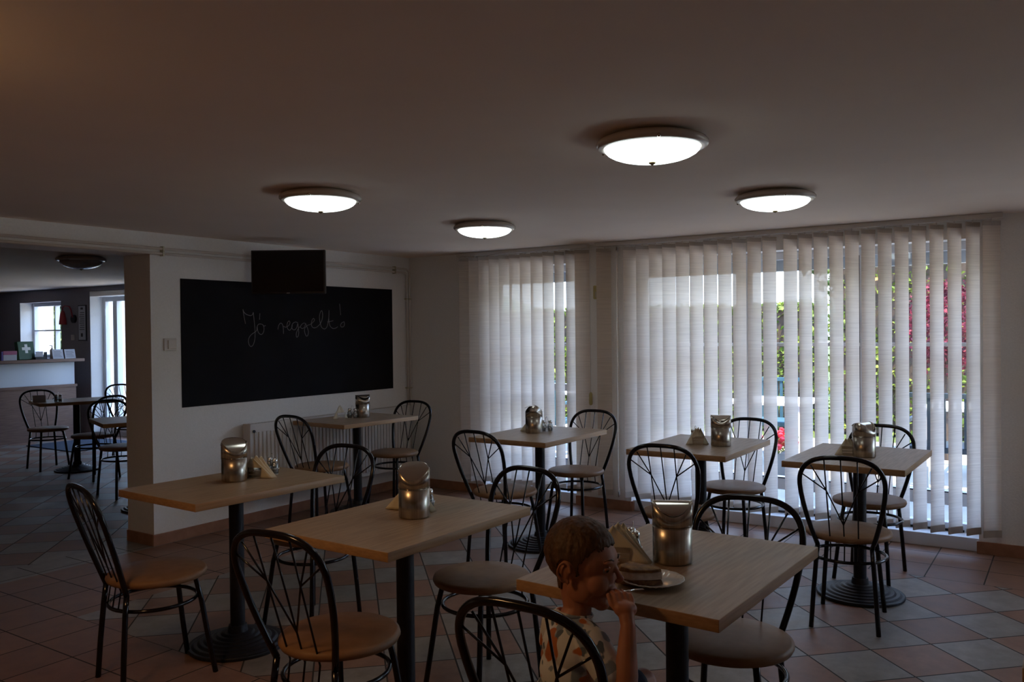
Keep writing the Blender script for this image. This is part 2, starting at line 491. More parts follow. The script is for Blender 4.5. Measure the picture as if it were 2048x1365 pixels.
blind('vertical_blind', 'shorter cream vertical blind nearer the room corner', c1, 3.24, 4.56, {0: 35, 1: 79, 2: 80, 3: 72})
# cords with weights on the pier between the blinds, thermostat
for y, lab in ((3.241, 'pale cord weight hanging left of its twin on the pier between the blinds'), (3.160, 'pale cord weight hanging right of its twin on the pier between the blinds')):
    k = thing('blind_cord', lab, 'blind cord', group='blind cords on the pier')
    b = bm_(); tube(b, [(XW - .05, y, .93), (XW - .05, y, 2.1)], .002, 6); obj('cord', b, M['plastic'], k)
    b = bm_(); tube(b, [(XW - .05, y, .83), (XW - .05, y, .84), (XW - .05, y, .92), (XW - .05, y, .935)], [.007, .013, .013, .005], 10); obj('weight', b, M['cream'], k, smooth=True)
k = thing('thermostat', 'small cream box high on the wall pier between the two blinds', 'thermostat')
b = bm_(); box(b, XW - .03, XW, 3.14, 3.225, 1.685, 1.795); obj('casing', b, M['cream'], k, bevel=.008)
b = bm_(); box(b, XW - .033, XW - .03, 3.16, 3.205, 1.70, 1.745); obj('grille', b, M['clip'], k)

# ------------------------------------------------------------ ceiling lamps
def lamp(label, loc, dome, group, name='ceiling_light', deep=0.0):
    t = thing(name, label, 'ceiling light', (loc[0], loc[1], ZC), 0, group)
    b = bm_(); lathe(b, [(0, 0), (.150, 0), (.168, -.006), (.192, -.016), (.200, -.026), (.200, -.034), (.192, -.042), (.176, -.046), (.170, -.040)], 56)
    obj('rim', b, M['rim'], t, smooth=True)
    prof = [(.172, -.040)] + [(.172 * math.cos(a), -.042 - (.052 + deep) * math.sin(a)) for a in [i * PI / 2 / 8 for i in range(1, 9)]]
    prof[-1] = (0, prof[-1][1])
    b = bm_(); lathe(b, prof, 40); obj('diffuser', b, M[dome], t, smooth=True)
    z = -.094 - deep
    b = bm_(); lathe(b, [(0, z + .004), (.013, z + .002), (.012, z - .004), (.006, z - .008), (0, z - .012)], 16); obj('finial', b, M['brass'], t, smooth=True)
    for a in (-2.6, -.5, 1.6):
        b = bm_(); x, y = .193 * math.cos(a), .193 * math.sin(a)
        tube(b, [(x, y, -.034), (x, y, -.046)], [.007, .005], 10); obj('clip', b, M['steel2'], t, smooth=True)
    return t
G = 'lit domed ceiling lights'
lamp('largest, nearest lit white glass dome light on the ceiling', (2.80, 1.26), 'opal_on', G)
lamp('lit white glass dome light on the ceiling left of the television', (2.93, 3.09), 'opal_on', G)
lamp('smallest lit white dome light on the ceiling, above the window table by the short blind', (4.395, 3.145), 'opal_on', G)
lamp('lit white dome light on the ceiling nearest the long blind at right', (4.335, 1.272), 'opal_on', G)
lamp('warm lit dome light on the ceiling left of the viewer', (.55, 2.3), 'opal_warm', G)
lamp('unlit dark dome light on the ceiling of the far room behind the pillar', (4.02, 7.22), 'opal_off', 'unlit dome lights in the far room', deep=.02)
lamp('unlit dome light on the far room ceiling cut by the left picture edge', (3.20, 7.62), 'opal_off', 'unlit dome lights in the far room', deep=.02)

# ------------------------------------------------------------ pipes, switch, chalkboard, tv, radiator on the back wall
yp = YB - .022
t = thing('heating_pipe', 'upper of the two pale heating pipes running along the wall top and down the corner', 'pipe', group='heating pipes')
b = bm_(); tube(b, [(-3, yp, 2.022), (5.96, yp, 2.022), (5.990, yp, 2.012), (6.004, yp, 1.985), (6.004, yp, .25)], .0095, 10); obj('pipe', b, M['pipe'], t, smooth=True)
b = bm_(); tube(b, [(6.004, yp, .25), (6.004, yp, .20), (5.95, yp, .17)], .0095, 10); obj('elbow', b, M['pipe'], t, smooth=True)
t = thing('heating_pipe', 'lower of the two pale heating pipes running along the wall top and down the corner', 'pipe', group='heating pipes')
b = bm_(); tube(b, [(-3, yp, 1.988), (5.93, yp, 1.988), (5.952, yp, 1.98), (5.968, yp, 1.96), (5.968, yp, .25)], .0095, 10); obj('pipe', b, M['pipe'], t, smooth=True)
b = bm_(); tube(b, [(5.968, yp, .25), (5.968, yp, .20), (5.92, yp, .17)], .0095, 10); obj('elbow', b, M['pipe'], t, smooth=True)
def clip(x, z, vert, lab):
    t = thing('pipe_clip', lab, 'pipe clip', group='pipe clips')
    b = bm_()
    if vert: box(b, 5.955, 6.016, yp - .014, YB, z - .005, z + .005)
    else: box(b, x - .005, x + .005, yp - .015, YB, 1.972, 2.038)
    obj('bracket', b, M['clip'], t)
    b = bm_(); tube(b, [(x, yp - .02, z), (x, yp - .012, z)], .004, 8); obj('screw', b, M['steel2'], t)
clip(3.445, 2.005, False, 'small brass coloured pipe clip at the pillar end of the wall pipes')
clip(5.80, 2.005, False, 'small brass coloured pipe clip near the room corner on the wall pipes')
clip(5.986, 1.745, True, 'upper clip on the two vertical pipes in the room corner')
clip(5.986, .915, True, 'lower clip on the two vertical pipes in the room corner')

t = thing('light_switch', 'white light switch on the wall left of the chalkboard', 'light switch')
b = bm_(); box(b, 3.457, 3.552, YB - .010, YB, 1.325, 1.41); obj('plate', b, M['plastic'], t, bevel=.003)
b = bm_(); box(b, 3.483, 3.545, YB - .018, YB - .010, 1.337, 1.398); obj('rocker', b, M['plastic'], t, bevel=.003)

cb = obj('chalkboard', (lambda b: (box(b, 3.593, 5.782, YB - .005, YB, .923, 1.827), b)[1])(bm_()), M['board'])
tag(cb, 'large black chalkboard panel on the wall with a handwritten greeting', 'chalkboard')
strokes = [[(4.119,1.619),(4.124,1.59),(4.131,1.551),(4.141,1.511)],[(4.119,1.619),(4.13,1.597),(4.151,1.582),(4.18,1.574),(4.202,1.577),(4.215,1.598)],[(4.215,1.598),(4.22,1.551),(4.226,1.493),(4.229,1.444),(4.225,1.391),(4.209,1.351),(4.19,1.339),(4.174,1.349),(4.165,1.378),(4.172,1.405),(4.191,1.427),(4.219,1.444),(4.244,1.46),(4.247,1.484)],[(4.247,1.484),(4.259,1.505),(4.278,1.51),(4.301,1.505),(4.313,1.484),(4.311,1.453),(4.297,1.433),(4.28,1.43),(4.261,1.444),(4.252,1.469),(4.25,1.487)],[(4.301,1.505),(4.315,1.494),(4.329,1.498)],[(4.277,1.59),(4.274,1.565),(4.273,1.543)],[(4.45,1.468),(4.458,1.498),(4.476,1.516),(4.493,1.511),(4.502,1.489),(4.505,1.461),(4.505,1.433)],[(4.506,1.493),(4.523,1.485),(4.54,1.488)],[(4.54,1.488),(4.559,1.498),(4.572,1.516),(4.568,1.533),(4.553,1.528),(4.542,1.502),(4.547,1.475),(4.567,1.46),(4.585,1.474),(4.598,1.498)],[(4.656,1.517),(4.632,1.527),(4.604,1.516),(4.591,1.493),(4.597,1.47),(4.618,1.463),(4.64,1.479),(4.653,1.512),(4.658,1.484),(4.662,1.441),(4.654,1.411),(4.639,1.406),(4.636,1.432),(4.652,1.465),(4.674,1.488)],[(4.739,1.512),(4.718,1.518),(4.693,1.505),(4.681,1.486),(4.698,1.474),(4.723,1.483),(4.736,1.51),(4.754,1.479),(4.765,1.45),(4.76,1.421),(4.744,1.411),(4.732,1.426),(4.723,1.455),(4.729,1.479),(4.755,1.498),(4.787,1.507)],[(4.787,1.507),(4.812,1.522),(4.832,1.541),(4.824,1.556),(4.809,1.546),(4.798,1.517),(4.805,1.488),(4.831,1.478),(4.863,1.488),(4.896,1.512)],[(4.896,1.512),(4.916,1.546),(4.924,1.59),(4.914,1.621),(4.897,1.604),(4.887,1.565),(4.896,1.517),(4.911,1.483),(4.941,1.469),(4.967,1.483),(4.981,1.517),(4.992,1.566),(4.996,1.625)],[(4.992,1.566),(4.995,1.527),(5.007,1.493),(5.034,1.474),(5.068,1.475),(5.092,1.487)],[(4.975,1.528),(5.008,1.532),(5.042,1.538)],[(5.119,1.682),(5.124,1.637),(5.13,1.586)],[(5.168,1.531),(5.137,1.517),(5.127,1.497),(5.139,1.485),(5.164,1.49),(5.174,1.512),(5.168,1.531)]]
def smooth_line(p, n=4):
    out = []
    for i in range(len(p) - 1):
        p0 = p[max(i - 1, 0)]; p1 = p[i]; p2 = p[i + 1]; p3 = p[min(i + 2, len(p) - 1)]
        for k in range(n):
            t = k / n
            out.append(tuple(.5 * (2 * b_ + (c_ - a_) * t + (2 * a_ - 5 * b_ + 4 * c_ - d_) * t * t + (-a_ + 3 * b_ - 3 * c_ + d_) * t ** 3) for a_, b_, c_, d_ in zip(p0, p1, p2, p3)))
    out.append(p[-1])
    return out
for word in (strokes[:6], strokes[6:]):
    b = bm_()
    for s in word: tube(b, [(x, YB - .0055, z) for x, z in smooth_line(s)], .0024, 6)
    obj('chalk_word', b, M['chalk'], cb)

t = thing('television', 'small black flat television hung above the chalkboard', 'television', (4.311, 4.895, 1.895), -yaw)
b = bm_(); box(b, -.276, .276, -.02, .02, -.164, .164); obj('casing', b, M['tv'], t, bevel=.004)
b = bm_(); box(b, -.264, .264, -.0215, -.0195, -.148, .154); obj('screen', b, M['screen'], t)
b = bm_(); box(b, -.012, .012, -.022, -.020, -.1605, -.155); obj('badge', b, M['rim'], t)
inv = Matrix.Rotation(yaw, 4, 'Z')
b = bm_()
w0 = inv @ (Vector((4.36, YB, 1.90)) - Vector((4.311, 4.895, 1.895)))
tube(b, [(0, .02, 0), (0.05, .10, 0), tuple(w0)], .016, 8); obj('wall_arm', b, M['dark'], t)

# radiator
t = thing('radiator', 'white ribbed panel radiator low on the wall under the chalkboard', 'radiator')
RX0, RX1, RZ0, RZ1 = 4.09, 5.90, .19, .757
b = bm_(); box(b, RX0, RX1, YB - .10, YB - .085, RZ0, RZ1)
nr_ = 46
for i in range(nr_):
    x = RX0 + .05 + (RX1 - RX0 - .1) * i / (nr_ - 1)
    box(b, x - .009, x + .009, YB - .108, YB - .10, RZ0 + .035, RZ1 - .06)
obj('front_panel', b, M['rad'], t, bevel=.002)
b = bm_(); box(b, RX0, RX1, YB - .04, YB - .03, RZ0, RZ1); obj('back_panel', b, M['rad'], t)
b = bm_(); box(b, RX0 - .002, RX0 + .008, YB - .106, YB - .025, RZ0 + .01, RZ1 + .004); obj('side_cover', b, M['rad'], t, bevel=.002)
b = bm_(); box(b, RX1 - .008, RX1 + .002, YB - .106, YB - .025, RZ0 + .01, RZ1 + .004); obj('side_cover', b, M['rad'], t, bevel=.002)
b = bm_()
for i in range(60):
    x = RX0 + .01 + (RX1 - RX0 - .02) * i / 59
    box(b, x - .004, x + .004, YB - .095, YB - .03, RZ1 - .004, RZ1 + .002)
box(b, RX0, RX1, YB - .106, YB - .095, RZ1 - .01, RZ1 + .004); box(b, RX0, RX1, YB - .035, YB - .025, RZ1 - .01, RZ1 + .004)
obj('top_grille', b, M['rad'], t)
b = bm_(); tube(b, [(RX0 + .03, YB - .108, RZ1 - .05), (RX0 + .03, YB - .116, RZ1 - .05)], .011, 12); obj('vent_plug', b, M['dark'], t)
for x in (RX0 + .3, RX1 - .3):
    b = bm_(); box(b, x - .015, x + .015, YB - .03, YB, RZ0 + .1, RZ0 + .4); obj('wall_bracket', b, M['rad'], t)

# ------------------------------------------------------------ tables
def make_table(label, loc, rz):
    t = thing('cafe_table', label, 'table', loc, rz, 'pedestal tables with oak tops')
    b = bm_(); box(b, -.4, .4, -.2935, .2935, TZ - .032, TZ); o = obj('tabletop', b, M['wood'], t, bevel=.002)
    o.data.materials.append(M['wood2'])
    for f in o.data.polygons:
        if abs(f.normal.z) < .5: f.material_index = 1
    b = bm_(); box(b, -.20, .20, -.12, .12, TZ - .04, TZ - .033); obj('mounting_plate', b, M['iron'], t)
    b = bm_(); lathe(b, [(0, .03), (.033, .03), (.033, TZ - .04), (0, TZ - .04)], 28); obj('column', b, M['iron'], t, smooth=False)
    for f in bpy.data.objects[t.children[-1].name].data.polygons: f.use_smooth = abs(f.normal.z) < .5
    prof = [(0, 0), (.220, 0), (.222, .004), (.222, .012), (.218, .016)]
    z = .016
    for i, r_ in enumerate((.195, .168, .142, .116, .09, .066)):
        prof += [(r_ + .010, z), (r_, z + .007), (r_ - .004, z + .008)]
        z += .008
    prof += [(.045, z), (.040, z + .03), (0, z + .03)]
    b = bm_(); lathe(b, prof, 56); obj('base', b, M['iron'], t)
    return t
T = {1: (2.501, 3.217, -2.5), 2: (2.348, 2.059, -1.1), 3: (2.311, .974, -2.1), 4: (4.884, 4.771, -2.9), 5: (4.758, 2.971, -.5), 6: (4.762, 1.848, 0), 7: (4.761, .958, -1)}
TL = {1: 'oak topped pedestal table at left in front of the pillar', 2: 'oak topped pedestal table in the middle foreground',
      3: 'oak topped pedestal table with the plate of cake, where the boy sits', 4: 'oak topped pedestal table by the radiator under the chalkboard',
      5: 'oak topped pedestal table before the shorter blind', 6: 'oak topped pedestal table before the middle of the long blind',
      7: 'oak topped pedestal table farthest right before the long blind'}
proto_t = None
for i, (x, y, a) in T.items():
    if proto_t is None: proto_t = make_table(TL[i], (x, y, 0), math.radians(a))
    else: dup(proto_t, (x, y, 0), math.radians(a), TL[i])
dup(proto_t, (4.85, 8.85, 0), math.radians(-17), 'dark pedestal table in the far room nearest the reception counter')
dup(proto_t, (4.09, 6.36, 0), math.radians(-20), 'pedestal table half hidden behind the pillar in the far room')
dup(proto_t, (2.352, -.205, 0), 0, 'table of which only one corner shows at the lower right picture edge')

# ------------------------------------------------------------ chairs
def prof_loop():
    hn, zn, hw, zw, zt = .121, .395, .186, .700, .836
    pts = []
    for s in [i / 7 for i in range(0, 8)]:
        pts.append((hn + (hw - hn) * (1 - (1 - s) ** 1.55), zn + (zw - zn) * s))
    for i in range(1, 15):
        a = PI / 2 * i / 14
        pts.append((hw * math.cos(a) ** .68, zw + (zt - zw) * math.sin(a) ** .84))
    pts[-1] = (0, zt)
    return pts
def back_x(z): return -.154 - .142 * max(0, (z - .395)) / .437 - (.0 if z > .395 else .0)
def make_chair(label, loc, rz):
    t = thing('bistro_chair', label, 'chair', loc, rz, 'black tube chairs with round tan seats')
    R = .0112
    half = prof_loop()
    full = [(back_x(z), h, z) for h, z in half] + [(back_x(z), -h, z) for h, z in half[-2::-1]]
    b = bm_(); tube(b, full, R, 12); obj('back_frame', b, M['black'], t, smooth=True)
    for s in (1, -1):
        b = bm_(); tube(b, [(-.183, s * .149, 0), (-.174, s * .139, .16), (-.162, s * .127, .32), (-.154, s * .121, .395)], R, 12); obj('leg', b, M['black'], t, smooth=True)
        b = bm_(); tube(b, [(.195, s * .147, 0), (.170, s * .134, .16), (.148, s * .120, .32), (.13, s * .108, .405), (.06, s * .09, .418)], R, 12); obj('leg', b, M['black'], t, smooth=True)
    b = bm_(); tube(b, [(.173 * math.cos(a) - .005, .173 * math.sin(a), .325) for a in [2 * PI * i / 40 for i in range(40)]], .008, 10, closed=True); obj('stretcher_ring', b, M['black'], t, smooth=True)
    b = bm_(); lathe(b, [(0, .413), (.180, .413), (.194, .418), (.200, .430), (.197, .441), (.186, .447), (.10, .451), (0, .452)], 48, (.012, 0, 0)); obj('seat', b, M['seat'], t, smooth=True)
    b = bm_(); tube(b, [(-.15, 0, .409), (.06, 0, .409)], .008, 8); box(b, .05, .07, -.10, .10, .402, .413); obj('seat_support', b, M['black'], t)
    # spindles: three long rods and two forked braces
    r2 = .0033
    def bp(h, z): return (back_x(z) if z > .395 else -.170 + .016 * (z - .325) / .07, h, z)
    for h0, h1 in ((.072, .062), (0, 0), (-.072, -.062)):
        zt = .828 if h0 else .836
        b = bm_(); tube(b, [bp(h0, zt), bp((h0 + h1) / 2, .6), bp(h1, .40), (-.168, h1, .325)], r2, 8); obj('spindle', b, M['black'], t, smooth=True)
    for s in (1, -1):
        b = bm_()
        node = bp(s * .068, .672)
        tube(b, [bp(s * .132, .795), node, bp(0, .505)], r2, 8)
        tube(b, [bp(s * .176, .752), node], r2, 8)
        obj('forked_brace', b, M['black'], t, smooth=True)
    return t
Rd = math.radians
CH = [
 ((2.087, 3.224), -12.8, 'chair at far left with back to the left edge, at the table by the pillar'),
 ((2.914, 3.164), 187.8, 'chair between the left front table and the radiator, its back showing over the tabletop'),
 ((1.971, 2.026), 5.1, 'chair with orange tan seat at the left end of the middle foreground table'),
 ((2.776, 2.010), 172.4, 'chair at the right end of the middle foreground table, behind the boy'),
 ((1.819, 1.014), 0, 'chair the boy sits on, cut by the lower picture edge'),
 ((2.634, .926), 185.9, 'chair on the far side of the cake table from the boy'),
 ((4.434, 4.712), 0, 'chair before the left end of the radiator'),
 ((5.26, 4.706), 186.7, 'chair in the room corner right of the radiator table'),
 ((4.325, 2.968), -2.8, 'left chair of the table before the shorter blind'),
 ((5.229, 2.956), 181.4, 'right chair of the table before the shorter blind'),
 ((4.306, 1.80), 5.0, 'near chair of the window table before the middle of the long blind'),
 ((5.191, 1.795), 178, 'chair against the long blind at the middle window table'),
 ((4.322, .923), 5.8, 'near chair of the rightmost window table, standing clear at right'),
 ((5.185, .989), 176.6, 'chair against the long blind at the rightmost window table'),
 ((4.74, 9.23), -98, 'leftmost far room chair, in front of the reception counter front'),
 ((4.655, 8.18), 97, 'far room chair on the near side of the counter table, seen from behind'),
 ((4.31, 7.11), -97, 'far room chair beside the pillar at the half hidden table'),
 ((5.80, 9.35), -92, 'farthest chair, mostly hidden behind the pillar edge'),
]
pc = None
for (x, y), a, lab in CH:
    if pc is None: pc = make_chair(lab, (x, y, 0), Rd(a))
    else: dup(pc, (x, y, 0), Rd(a), lab)

# ------------------------------------------------------------ table bins
def arch(x, r=.0585): return .182 - .040 * (x / r) ** 2
def make_bin(label, loc, rz, tilt):
    t = thing('table_bin', label, 'table bin', loc, rz, 'small steel table bins')
    r = .0576
    b = bm_(); lathe(b, [(0, .001), (.052, .0), (r - .001, .003), (r, .006), (r, .108), (r - .002, .109), (r - .004, .108)], 48); obj('body', b, M['steel'], t, smooth=True)
    def sleeve(rad, inner=False):
        b = bm_(); lo, hi = [], []
        for k in range(64):
            a = 2 * PI * k / 64; x, y = rad * math.cos(a), rad * math.sin(a)
            lo.append(b.verts.new((x, y, .106))); hi.append(b.verts.new((x, y, arch(x))))
        for k in range(64): b.faces.new((lo[k], lo[(k + 1) % 64], hi[(k + 1) % 64], hi[k]))
        return b
    b = sleeve(.0582); obj('collar', b, M['steel'], t, smooth=True)
    md = t.children[-1].modifiers.new('solid', 'SOLIDIFY'); md.thickness = .0016; md.offset = -1
    b = bm_(); tube(b, [(.0583 * math.cos(a), .0583 * math.sin(a), .1075) for a in [2 * PI * i / 48 for i in range(48)]], .0009, 6, closed=True); obj('seam_ring', b, M['steel2'], t, smooth=True)
    b = bm_(); lathe(b, [(0, .10), (.0545, .10)], 32); obj('inner_shadow', b, M['dark'], t) if False else b.free()
    # swing lid
    b = bm_(); N = 18; R_ = .0560; grid = {}
    for i in range(N + 1):
        for j in range(N + 1):
            # map the square on a disc
            u, v = 2 * i / N - 1, 2 * j / N - 1
            x = u * math.sqrt(1 - v * v / 2) * R_; y = v * math.sqrt(1 - u * u / 2) * R_
            z = (arch(x) - .176) * (.3 if abs(tilt) > .45 else 1)
            ca, sa = math.cos(tilt), math.sin(tilt)
            grid[i, j] = b.verts.new((x * ca + z * sa, y, .175 - x * sa + z * ca))
    for i in range(N):
        for j in range(N): b.faces.new((grid[i, j], grid[i + 1, j], grid[i + 1, j + 1], grid[i, j + 1]))
    lid = obj('swing_lid', b, M['steel2'], t, smooth=True)
    md = lid.modifiers.new('solid', 'SOLIDIFY'); md.thickness = .0012
    for s in (1, -1):
        b = bm_(); tube(b, [(0, s * .052, .172), (0, s * .0605, .172)], .003, 10); obj('pivot', b, M['chrome'], lid)
    return t
vd = lambda x, y: math.atan2(y, x)    # direction from the camera to the bin
BN = [((2.527, 3.26), 12, -32, 'steel table bin with domed lid on the left front table'),
      ((2.377, 2.036), -2, -34, 'steel table bin with its lid swung open on the middle foreground table'),
      ((2.31, .986), 4, 0, 'largest looking steel table bin, on the cake table beside the boy'),
      ((4.969, 4.79), 20, 14, 'steel table bin on the radiator table below the chalkboard'),
      ((4.763, 3.019), 92, -20, 'steel table bin with tilted lid sticking up, before the shorter blind'),
      ((4.76, 1.722), 3, 6, 'steel table bin on the middle window table'),
      ((4.719, .927), 62, -12, 'steel table bin on the rightmost window table')]
for (x, y), off, tl, lab in BN:
    make_bin(lab, (x, y, TZ), vd(x, y) + Rd(off), Rd(tl))

# ------------------------------------------------------------ napkins in holders
def napkin_bm(w, h, dx, lean, open_=0.0):
    b = bm_(); n = 10
    def sheet(y0, y1):
        rows = []
        for j in range(n + 1):
            s = j / n; half = w / 2 * (1 - s)
            row = []
            for i in range(9):
                u = i / 8 * 2 - 1
                yy = y0 + (y1 - y0) * s + .004 * math.sin(u * 3 + dx) * s + lean * s * s
                row.append(b.verts.new((u * half + dx * s * .4, yy, h * s)))
            rows.append(row)
        for A, B in zip(rows, rows[1:]):
            for i in range(8): b.faces.new((A[i], A[i + 1], B[i + 1], B[i]))
    sheet(-.004 - open_, 0.0); sheet(.004, .0015)
    return b
def holder(key, loc, rz, size=(.205, .098), n=3, fold=None):
    tn = {1: 'left front table', 2: 'middle foreground table', 3: 'cake table', 4: 'radiator table', 5: 'table before the shorter blind', 6: 'middle window table', 7: 'rightmost window table'}[key]
    t = thing('napkin_holder', 'small steel napkin holder on the ' + tn, 'napkin holder', loc, rz, 'napkin holders')
    b = bm_()
    for s in (-1, 1):
        y = s * .017
        vs = [b.verts.new(p) for p in ((-.030, y, .0), (.030, y, .0), (.036, y, .05), (-.036, y, .05))]
        b.faces.new(vs)
    o = obj('side_plate', b, M['steel2'], t)
    o.modifiers.new('solid', 'SOLIDIFY').thickness = .0015
    b = bm_(); box(b, -.030, .030, -.017, .017, 0, .0015); obj('foot_plate', b, M['steel2'], t)
    b = bm_()
    for z in (.016, .032):
        for s in (-1, 1): tube(b, [(-.031, s * .0185, z), (.031, s * .0185, z)], .0018, 6)
    obj('embossed_rib', b, M['chrome'], t)
    for k in range(n):
        dy = (k - (n - 1) / 2) * .0095
        mm = Matrix.Translation(Vector((loc[0], loc[1], loc[2] + .002))) @ Matrix.Rotation(rz, 4, 'Z') @ Matrix.Translation(Vector((0, dy, 0)))
        lean = (k - 1) * .010 if fold is None else fold * (.6 + .3 * k)
        b = napkin_bm(size[0] * (1 - .04 * k), size[1] * (1 + .05 * (k % 2)), .02 * (k - 1), lean)
        bmesh.ops.translate(b, verts=b.verts, vec=(.006 * (k - 1), 0, 0))
        bmesh.ops.transform(b, matrix=mm, verts=b.verts)
        o = obj('paper_napkin', b, M['napkin'], None, smooth=True)
        o.modifiers.new('solid', 'SOLIDIFY').thickness = .0012
        tag(o, ('nearest', 'middle', 'farthest')[k] + ' folded cream paper napkin in the holder on the ' + tn, 'napkin', 'napkins on the ' + tn)
lat = -yaw
holder(1, (2.635, 3.235, TZ), Rd(-70))
holder(2, (2.458, 2.118, TZ), Rd(-76))
holder(3, (2.215, 1.115, TZ), Rd(-66), (.20, .112))
holder(4, (4.79, 4.86, TZ), Rd(-20), (.13, .10), fold=.01)
holder(5, (4.838, 3.085, TZ), Rd(-60), (.15, .085))
holder(6, (4.735, 1.855, TZ), Rd(-62), (.13, .10), fold=-.035)
holder(7, (4.73, 1.005, TZ), Rd(-80), (.13, .09), fold=-.01)

# ------------------------------------------------------------ shakers and wire stands
def shaker(label, loc, group, metal_top=True):
    t = thing('glass_shaker', label, 'shaker', loc, 0, group)
    b = bm_(); lathe(b, [(0, .002), (.015, .002), (.018, .005), (.019, .03), (.016, .045), (.0125, .050), (.0125, .056)], 20); obj('jar', b, M['jar'], t, smooth=True)
    b = bm_(); lathe(b, [(0, .004), (.0145, .004), (.0165, .03), (0, .03)], 16); obj('contents', b, M['paper'], t, smooth=True)
    b = bm_(); lathe(b, [(.0138, .054), (.0145, .055), (.0145, .068), (.010, .074), (0, .075)], 20); obj('cap', b, M['chrome'], t, smooth=True)
def cruet(key, x, y, rz, tn):
    t = thing('wire_caddy', 'chrome wire cruet caddy on the ' + tn, 'cruet caddy', (x, y, TZ), rz, 'cruet caddies')
    b = bm_()
    for s in (-1, 1):
        tube(b, [(s * .023 + .021 * math.cos(a), .021 * math.sin(a), .028) for a in [2 * PI * i / 24 for i in range(24)]], .0013, 6, closed=True)
        tube(b, [(s * .023 + .016 * math.cos(a), .016 * math.sin(a), .0016) for a in [2 * PI * i / 24 for i in range(24)]], .0015, 6, closed=True)
        for q in (-1, 1): tube(b, [(s * .023, q * .021, .028), (s * .023, q * .016, .0016)], .0013, 6)
    obj('wire_frame', b, M['chrome'], t, smooth=True)
    b = bm_(); tube(b, [(0, 0, .002), (-.003, 0, .06), (-.009, 0, .078), (-.006, 0, .094), (.0, 0, .1), (.006, 0, .094), (.009, 0, .078), (.003, 0, .06), (0, 0, .002)], .0014, 6); obj('handle', b, M['chrome'], t, smooth=True)
    c, s_ = math.cos(rz), math.sin(rz)
    shaker('glass shaker nearer the viewer in the caddy on the ' + tn, (x + .023 * c, y + .023 * s_, TZ + .002), 'glass shakers')
    shaker('glass shaker behind its twin in the caddy on the ' + tn, (x - .023 * c, y - .023 * s_, TZ + .002), 'glass shakers')
cruet(1, 2.752, 3.262, Rd(-100), 'left front table')
cruet(2, 2.53, 2.10, Rd(-120), 'middle foreground table')
cruet(3, 2.325, 1.120, Rd(-140), 'cake table')
cruet(4, 4.885, 4.822, Rd(-60), 'radiator table')
cruet(5, 4.872, 2.985, Rd(-60), 'table before the shorter blind')
cruet(6, 4.83, 1.905, Rd(-120), 'middle window table')
cruet(8, 4.62, 8.78, Rd(-60), 'far room table nearest the counter')

# card holder on far table
t = thing('acrylic_card_holder', 'clear card stand left of the caddy on the far room table', 'card holder', (4.50, 8.92, TZ), Rd(-35))
b = bm_(); box(b, -.06, .06, -.002, .002, 0, .07); obj('card', b, M['paper'], t)
b = bm_(); box(b, -.065, .065, -.02, .02, 0, .003); obj('foot', b, M['jar'], t)

# ------------------------------------------------------------ plate, cake
PX, PY = 2.078, .945
t = thing('dinner_plate', 'white porcelain plate with embossed rim in front of the boy', 'plate', (PX, PY, TZ))
b = bm_(); rings = []
for r_, z in ((0, .004), (.045, .004), (.055, .006), (.070, .013), (.084, .018), (.086, .0165), (.070, .010), (.052, .002), (.045, 0), (0, 0)):
    if r_ == 0: rings.append([b.verts.new((0, 0, z))]); continue
    rings.append([b.verts.new(((r_ * (1 + (.012 * math.cos(a * 14) if r_ > .068 else 0))) * math.cos(a), (r_ * (1 + (.012 * math.cos(a * 14) if r_ > .068 else 0))) * math.sin(a), z + (.0016 * math.cos(a * 28) if .06 < r_ < .08 else 0))) for a in [2 * PI * k / 112 for k in range(112)]])
for A, B in zip(rings, rings[1:]):
    for k in range(112):
        k2 = (k + 1) % 112
        if len(A) == 1: b.faces.new((A[0], B[k], B[k2]))
        elif len(B) == 1: b.faces.new((A[k], A[k2], B[0]))
        else: b.faces.new((A[k], A[k2], B[k2], B[k]))
obj('dish', b, M['porcelain'], t, smooth=True)
M['crust'] = noisy(mat('baked crust', (.3, .15, .04), .6), (.13, .055, .012), (.36, .19, .045), 60, bump=.5)
M['cream_fill'] = noisy(mat('cream filling', (.6, .5, .4), .6), (.52, .42, .34), (.70, .62, .54), 70, bump=.3)
M['fruit'] = noisy(mat('brown filling', (.14, .06, .03), .5), (.09, .035, .02), (.30, .15, .06), 80, bump=.4)
t = thing('cake_slice', 'half eaten slice of layered cake on the white plate', 'cake', (PX - .022, PY + .022, TZ + .0055), Rd(-75))
def wedge(z0, z1, grow=0.0, seed=1):
    rnd = random.Random(seed); b = bm_()
    base = [(-.055, -.028), (-.02, -.034), (.03, -.020), (.056, -.002), (.040, .018), (.0, .030), (-.04, .032), (-.060, .004)]
    lo = [b.verts.new((x * (1 + grow) + rnd.uniform(-.002, .002), y * (1 + grow) + rnd.uniform(-.002, .002), z0)) for x, y in base]
    hi = [b.verts.new((x * (1 + grow) * .93 + rnd.uniform(-.003, .003) + .002, y * (1 + grow) * .9 + rnd.uniform(-.002, .002), z1 + rnd.uniform(-.002, .002) + .004 * (x < -.03))) for x, y in base]
    for k in range(8): b.faces.new((lo[k], lo[(k + 1) % 8], hi[(k + 1) % 8], hi[k]))
    b.faces.new(lo[::-1]); b.faces.new(hi)
    return b
for nm, mm, z0, z1, g, s in (('sponge_base', 'fruit', 0, .014, .04, 1), ('cream_layer', 'cream_fill', .014, .034, 0, 2), ('top_crust', 'crust', .034, .042, .03, 3)):
    o = obj(nm, wedge(z0, z1, g, s), M[mm], t, smooth=True, bevel=.002)
b = bm_(); rnd = random.Random(4)
